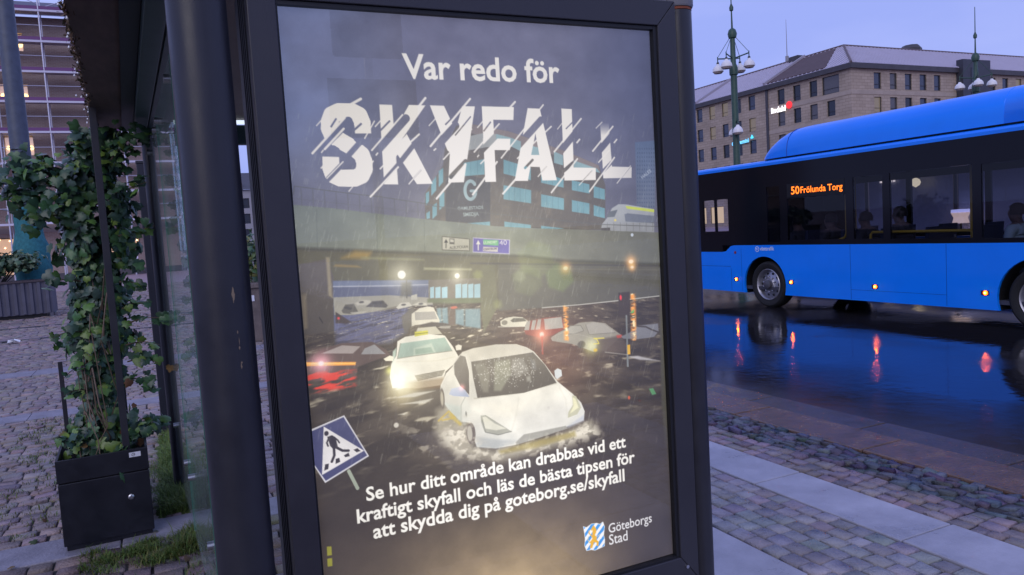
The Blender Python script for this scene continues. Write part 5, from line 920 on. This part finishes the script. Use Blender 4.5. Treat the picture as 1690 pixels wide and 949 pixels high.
for a, c in ((12.0, 12.7), (9.8, 11.2), (8.3, 9.7), (6.8, 8.2), (5.3, 6.7), (3.8, 5.2), (2.3, 3.7)): MB().add([(BX + BW - .012, a, 1.13), (BX + BW - .012, c, 1.13), (BX + BW - .012, c, 2.15), (BX + BW - .012, a, 2.15)], [(0, 1, 2, 3)]).build('window', m_tint, bus)
MB().box(BX + .0, BX + BW, Y1 - .001, Y1 + .06, .15, 1.0).build('front_panel', m_blue, bus, bevel=.02); MB().box(BX, BX + .07, Y1 - .001, Y1 + .05, 1.002, 2.55).box(BX + BW - .07, BX + BW, Y1 - .001, Y1 + .05, 1.002, 2.55).box(BX + .0705, BX + BW - .0705, Y1 - .001, Y1 + .05, 1.002, 1.08).box(BX + .0705, BX + BW - .0705, Y1 - .001, Y1 + .05, 2.3, 2.55).build('windscreen_frame', m_bblk, bus); MB().add([(BX + .07, Y1 + .02, 1.08), (BX + BW - .07, Y1 + .02, 1.08), (BX + BW - .07, Y1 + .02, 2.3), (BX + .07, Y1 + .02, 2.3)], [(0, 1, 2, 3)]).build('windscreen', MATS['cab_glass'], bus); MB().box(BX, BX + BW, Y0 - .06, Y0 - .001, .15, 2.55).build('rear_panel', m_blue, bus, bevel=.02)
RP = [(0, 2.552), (0, 2.60), (.03, 2.635), (.12, 2.66), (BW - .12, 2.66), (BW - .03, 2.635), (BW, 2.60), (BW, 2.552)]
MB().prism(RP, lambda x, z: (BX + x, Y0 - .05, z), lambda x, z: (BX + x, Y1 + .03, z)).build('roof', m_blue, bus)
PS = [(.055, 0), (.058, .12), (.075, .24), (.12, .35), (.20, .44), (.32, .50), (.50, .53), (.9, .54)]; PS = PS + [(BW - x, z) for x, z in reversed(PS)]
secs = [(11.09, .02, .10), (11.06, .20, .06), (11.0, .40, .035), (10.90, .60, .02), (10.76, .77, .01), (10.6, .90, .004), (10.42, .97, 0), (10.2, 1.0, 0), (6.545, 1.0, 0), (6.54, .992, .004), (6.53, .992, .004), (6.525, 1.0, 0), (1.2, 1.0, 0)]
V, F = [], []
for y, k, ins in secs: V += [(BX + x + (ins if x < BW / 2 else -ins), y, 2.675 + z * k) for x, z in PS]
n_ = len(PS)
for i in range(len(secs) - 1):
    for j in range(n_ - 1): F.append((i * n_ + j, i * n_ + j + 1, (i + 1) * n_ + j + 1, (i + 1) * n_ + j))
pod = MB().add(V, F + [tuple(range(n_)), tuple(reversed(range((len(secs) - 1) * n_, len(secs) * n_)))]).build('roof_pod', m_blue, bus, smooth=True)
seam_ = MB(); k_ = .975
seam_.tube([(BX + x - .001, 10.44, 2.675 + z * k_) for x, z in PS[:9]], .006, 5); seam_.build('pod_seam', M('blue_seam', (0, .04, .3), .5), pod)
MB().box(BX + .075, BX + BW - .075, 1.25, 11.0, 2.661, 2.6745).build('pod_gap', m_bdk, bus)
MB().box(BX + .05, BX + BW - .05, Y0, Y1 - .01, .20, .26).build('floor', m_int, bus); MB().box(BX + .06, BX + BW - .06, Y0, Y1 - .01, 2.35, 2.54).build('ceiling', m_int, bus)
MB().box(BX + .35, BX + BW - .35, 1.2, 10.2, .13, .199).build('chassis', m_bdk, bus)
for cy in (6.05, 11.05):
    for x0, x1 in ((BX + .041, BX + .62), (BX + BW - .62, BX + BW - .041)):
        h = MB(); P = arc(cy, .57); h.add([(x, y, z) for x in (x0, x1) for y, z in P], [(i, i + 1, len(P) + i + 1, len(P) + i) for i in range(len(P) - 1)]); h.build('wheel_housing', m_bdk, bus)
m_tyre = M('tyre', (.010, .010, .011), .75, bump=.1, bscale=40); m_rim = M('steel_rim', (.32, .32, .36), .38, metal=.75, var=.2, scale=12)
def wheel(x, cy, s):
    w = MB().lathe([(.30, .02 * s), (.33, -.005 * s), (.40, -.012 * s), (.432, .012 * s), (.445, .05 * s), (.445, .22 * s), (.42, .27 * s), (.30, .28 * s)], (x, cy, .305), axis='x', n=48).build('wheel', m_tyre, bus, smooth=True)
    MB().lathe([(.302, .012 * s), (.29, .0), (.275, .012 * s), (.262, .05 * s), (.245, .085 * s), (.16, .060 * s), (.13, .04 * s), (.115, .02 * s), (.0, .015 * s)], (x, cy, .305), axis='x', n=48).build('rim', m_rim, w, smooth=True)
    h = MB(); nuts = MB()
    for k in range(10):
        a = k * 2 * math.pi / 10; h.lathe([(0, .069 * s), (.026, .069 * s), (.03, .075 * s)], (x, cy + .205 * math.cos(a), .305 + .205 * math.sin(a)), axis='x', n=10); nuts.lathe([(.017, .05 * s), (.017, .02 * s), (0, .015 * s)], (x, cy + .145 * math.cos(a + .3), .305 + .145 * math.sin(a + .3)), axis='x', n=6)
    h.build('rim_hole', m_bdk, w); nuts.build('wheel_nut', m_steel, w)
    MB().lathe([(.085, .016 * s), (.08, -.03 * s), (.05, -.045 * s), (0, -.048 * s)], (x, cy, .305), axis='x', n=24).build('hub', M('hub_grey', (.07, .07, .085), .5), w, smooth=True)
for cy in (11.0, 6.05): wheel(BX + .035, cy, 1); wheel(BX + BW - .035, cy, -1)
m_amb = M('amber_lens', (.8, .25, .02), .3, emit=(1.0, .075, .003), estr=6.5)
m_bulb = M('amber_bulb', (1, .5, .1), .3, emit=(1.0, .22, .012), estr=90)
for y, z in ((11.82, .385), (10.37, .38), (8.58, .372), (6.78, .362), (5.0, .36), (3.2, .36)):
    l = MB().box(BX - .012, BX - .0005, y - .055, y + .055, z - .032, z + .032).build('marker_light', m_bdk, bus, bevel=.003); MB().lathe([(0, -.022), (.022, -.018), (.033, -.0125)], (BX, y - .01, z), axis='x', n=16).build('lens', m_amb, l, smooth=True); MB().lathe([(0, -.031), (.011, -.029), (.013, -.023)], (BX, y - .01, z), axis='x', n=12).build('bulb', m_bulb, l, smooth=True)
MB().lathe([(0, -.006), (.028, -.006), (.028, -.0005)], (BX, 11.83, .92), axis='x', n=16).build('reflector', M('red_reflector', (.25, .02, .02), .3), bus)
# destination sign and operator mark
dd = MB().box(BX - .001, BX + .0015, 9.13, 10.41, 1.925, 2.165).build('destination_display', M('display_black', (.004, .004, .004), .3), bus)
m_led = M('amber_led', (.6, .2, .02), .5, emit=(1.0, .17, .01), estr=2.0); DY = lambda f: 10.305 - f * 1.135
def led(t, f0, f1, z, off, grow=1.0): text_obj('lettering', t, lambda x, y: (BX - .004, DY(f0 + x * (f1 - f0)), z + y * (f1 - f0) * 1.135 * grow), m_led, dd, off=off)
led('50', 0, .172, 1.977, .012, .95); led('Frölunda', .196, .69, 1.985, .01, 1.0); led('Torg', .725, 1.0, 1.985, .01, 1.0)
lg = MB().lathe([(.042, -.003), (.054, -.003)], (BX, 11.215, .985), axis='x', n=24); lg.tube([(BX - .003, 11.245, 1.005), (BX - .003, 11.215, .965), (BX - .003, 11.18, 1.015)], .006, 5)
lgo = lg.build('operator_mark', M('mark_white', (.70, .78, .90), .5), bus); text_obj('lettering', 'västtrafik', lambda x, y: (BX - .003, 11.145 - x * .375, .962 + y * .375), MATS['mark_white'], lgo, off=.02)
# rails and seats inside
q = MB(); x_ = BX + .24
q.tube([(x_, 8.84, 1.0), (x_, 8.84, 1.20), (x_, 8.80, 1.245), (x_, 7.15, 1.235), (x_, 7.10, 1.20), (x_, 7.10, 1.0)], .022, 8); q.tube([(x_ + .3, 7.32, .25), (x_ + .3, 7.32, 2.35)], .02, 8); q.tube([(x_, 9.32, 2.0), (x_, 9.32, 1.25), (x_, 9.36, 1.17), (x_, 9.5, 1.12)], .02, 8); q.tube([(x_ + .9, 9.9, .25), (x_ + .9, 9.9, 2.35)], .02, 8); q.tube([(x_ + .9, 6.0, .25), (x_ + .9, 6.0, 2.35)], .02, 8)
q.build('handrail', m_yel, bus, smooth=True)
for y in (10.35, 9.55, 8.75, 7.95, 7.15, 6.35, 5.55, 4.75):
    for x in (BX + .32, BX + 1.75): MB().box(x, x + .42, y - .05, y + .40, .62, .70).prism([(y - .05, .70), (y + .02, .70), (y - .04, 1.30), (y - .10, 1.30)], (lambda x: lambda u, z: (x, u, z))(x), (lambda x: lambda u, z: (x + .42, u, z))(x)).box(x + .05, x + .37, y, y + .35, .261, .6195).build('seat', m_seat, bus, bevel=.01)
MB().box(BX + .1, BX + 1.1, 12.95, 13.05, .7, 1.2).build('dashboard', m_bdk, bus); MB().box(BX + .8, BX + BW - .1, 11.72, 11.76, .3, 2.0).build('cab_partition', m_bdk, bus)

# ------------------------------------------------------------------ passengers: one continuous body each
def person(loc, label, coat, skin=(.17, .105, .08), hair=(.02, .015, .012), lean=0.0, turn=0.0, big=1.0, arm=0.0):
    """seated figure facing +Y, seat top at local z = 0"""
    P = []; E_ = []; R_ = []
    def v(p, r, par=None):
        P.append(p); R_.append(r); i = len(P) - 1
        if par is not None: E_.append((par, i))
        return i
    pel = v((0, 0, .10), .135 * big); wa = v((0, -.01 + lean * .2, .26), .125 * big, pel); ch = v((0, -.02 + lean * .5, .44), .150 * big, wa); up = v((0, -.01 + lean * .7, .55), .105, ch); ne = v((0, .01 + lean * .8, .62), .056, up); he = v((0, .02 + lean, .70), .088, ne); h2 = v((0, .015 + lean, .79), .092, he); v((0, .01 + lean, .845), .055, h2); nose = v((.02 * math.sin(turn), .105 + lean, .735), .016, he); v((0, .085 + lean, .67), .03, he)
    for s in (-1, 1):
        sh_ = v((.17 * s * big, -.01 + lean * .6, .52), .070 * big, up); el = v((.22 * s * big, .02 + lean * .4 + arm * .5, .26), .052, sh_); wr_ = v((.12 * s, .24 + arm, .18 + arm * .3), .036, el); pa = v((.09 * s, .31 + arm, .17), .030, wr_)
        for k in range(4): f1 = v((.09 * s + (k - 1.5) * .019, .355 + arm, .165), .0095, pa); v((.09 * s + (k - 1.5) * .019, .385 + arm - abs(k - 1.4) * .006, .145), .008, f1)
        th = v((.09 * s - .034 * s, .325 + arm, .18), .010, pa); v((.09 * s - .046 * s, .35 + arm, .172), .008, th)
        hp = v((.095 * s, .06, .085), .095, pel); kn = v((.11 * s, .44, .085), .068, hp); an_ = v((.11 * s, .46, -.30), .046, kn); v((.11 * s, .58, -.335), .040, an_); v((.095 * s, -.04, -.0), .02, hp) if False else None
    me = bpy.data.meshes.new('person'); me.from_pydata(P, E_, []); o = bpy.data.objects.new('person', me); C.objects.link(o); md = o.modifiers.new('skin', 'SKIN'); md.use_smooth_shade = True
    for i, s in enumerate(me.skin_vertices[0].data): s.radius = (R_[i], R_[i]); s.use_root = i == 0
    sb = o.modifiers.new('sub', 'SUBSURF'); sb.levels = 2; sb.render_levels = 2
    bpy.context.view_layer.update(); ev = o.evaluated_get(bpy.context.evaluated_depsgraph_get()); m2 = bpy.data.meshes.new_from_object(ev); bpy.data.objects.remove(o)
    Vv = np.array([q.co[:] for q in m2.vertices]); c = np.tile(np.array(coat), (len(Vv), 1)); c[(Vv[:, 2] < .16) & (Vv[:, 1] > -.3)] = (.02, .022, .03); c[(Vv[:, 2] > .60)] = skin; c[(Vv[:, 1] > .27 + arm) & (Vv[:, 2] > .12) & (Vv[:, 2] < .4) & (np.abs(Vv[:, 0]) < .16)] = skin
    m2.materials.clear(); m2.materials.append(M('person_surface', (.1, .1, .1), .75, attr='col')); a = m2.color_attributes.new('col', 'FLOAT_COLOR', 'POINT'); a.data.foreach_set('color', np.c_[c, np.ones(len(Vv))].astype(np.float32).ravel())
    p = bpy.data.objects.new('person', m2); C.objects.link(p); p.location = loc; tag(p, label, 'person', 'passengers seated in the bus')
    hb_ = MB(); hv = []
    for i in range(7):
        th = i / 6 * 1.9
        for j in range(20): a = j / 20 * 6.283; fr_ = 1 - .42 * max(0, math.sin(a)) * (i > 3) ; hv.append((.110 * math.sin(th) * math.cos(a), .002 + lean + .124 * math.sin(th) * math.sin(a) * fr_ - .008, .772 + .128 * math.cos(th)))
    hb_.add(hv, [(i * 20 + j, i * 20 + (j + 1) % 20, (i + 1) * 20 + (j + 1) % 20, (i + 1) * 20 + j) for i in range(6) for j in range(20)]); h_ = hb_.build('hair', M('hair_%d' % len(MATS), hair, .7), None, smooth=True); h_.parent = p
    return p
py = lambda px, x=BX + .53: on(px, 340, 0, x)[1]
SZ = .70
person((BX + .53, py(1318), SZ), 'slim seated passenger in dark jacket by the first long window under the orange sign', (.03, .03, .04), lean=.02)
person((BX + .53, py(1374), SZ), 'broad seated passenger in black coat right of the slim one under the sign', (.016, .016, .02), big=1.22, lean=.05)
person((BX + .53, py(1436), SZ), 'hunched passenger with dark curly hair at the narrow window', (.022, .022, .03), lean=.10, big=1.1, hair=(.012, .01, .01))
person((BX + .53, py(1488), SZ + .05), 'large passenger in hooded dark coat at the wide window behind the yellow rail', (.025, .024, .032), big=1.3, lean=.04)
person((BX + .53, py(1682), SZ), 'passenger in pale green jacket at the right edge of the picture', (.36, .46, .44), big=1.12, lean=.03, hair=(.02, .014, .01))
person((BX + .55, 12.35, SZ), 'bus driver in dark uniform at the small front side window', (.02, .02, .03), lean=.02)['group'] = 'driver'

# ------------------------------------------------------------------ low tram shelter across the street, seen through the bus windows
ts = thing('tram_shelter', (23.5, 19, -.1), 'low dark glazed shelter with lit fascia signs seen through the bus windows', 'shelter')
b = MB().box(22.3, 25.2, 13.5, 24.5, 2.95, 3.12); b.build('roof', m_fascia, ts)
for y in (13.6, 17.2, 20.8, 24.4): MB().tube([(25.0, y, -.13), (25.0, y, 2.95)], .06, 10).build('post', m_post, ts)
for y in (13.7, 17.3, 20.9): MB().add([(25.02, y, .2), (25.02, y + 3.4, .2), (25.02, y + 3.4, 2.8), (25.02, y, 2.8)], [(0, 1, 2, 3)]).build('glass_panel', M('frosted_glass', (.42, .44, .54), .3), ts)
fl = MB()
for k in range(5): fl.box(24.9, 24.95, 20.05 - k * .14, 20.12 - k * .14, 2.55, 2.62)
fl.build('light_string', M('warm_bulb2', (1, .8, .6), .4, emit=(1, .82, .6), estr=2.2), ts)
sg = thing('shop_lantern', (24.6, 18.2, 2.95), 'round glowing warm lantern hanging in the low shelter seen through the bus', 'lantern'); MB().lathe([(0, .18), (.13, .1), (.17, 0), (.13, -.1), (0, -.18)], (24.6, 18.4, 2.45), n=16).build('globe', M('warm_globe', (1, .8, .5), .4, emit=(1, .80, .42), estr=2.2), sg, smooth=True); MB().tube([(24.6, 18.4, 2.62), (24.6, 18.4, 2.95)], .012, 6).build('cord', m_bdk, sg)
bl = thing('table_lamp', (24.6, 16.8, 1.0), 'bright white and orange lamp box glowing low behind the bus windows', 'lamp'); MB().lathe([(.26, 0), (.22, .16), (.22, .2), (.30, .36)], (24.6, 16.75, .95), n=16).build('shade', M('lamp_paper', (1, .9, .8), .5, emit=(1, .66, .42), estr=1.6), bl); MB().lathe([(.29, .361), (.29, .46), (.0, .47)], (24.6, 16.75, .95), n=16).build('shade_top', M('lamp_violet', (.8, .75, 1), .5, emit=(.75, .72, 1), estr=1.7), bl); MB().tube([(24.6, 16.75, -.13), (24.6, 16.75, .95)], .04, 8).build('stand', m_bdk, bl)
sc_ = thing('info_screen', (24.5, 21.5, 1.7), 'small blue white information screen glowing beyond the bus', 'screen'); MB().box(24.5, 24.6, 21.25, 21.75, 1.55, 2.35).build('casing', m_bdk, sc_); MB().box(24.49, 24.499, 21.30, 21.70, 1.6, 2.3).build('display', M('blue_screen', (.2, .2, .5), .4, emit=(.42, .46, 1.0), estr=1.0), sc_); MB().tube([(24.55, 21.5, -.13), (24.55, 21.5, 1.55)], .04, 8).build('stand', m_bdk, sc_)
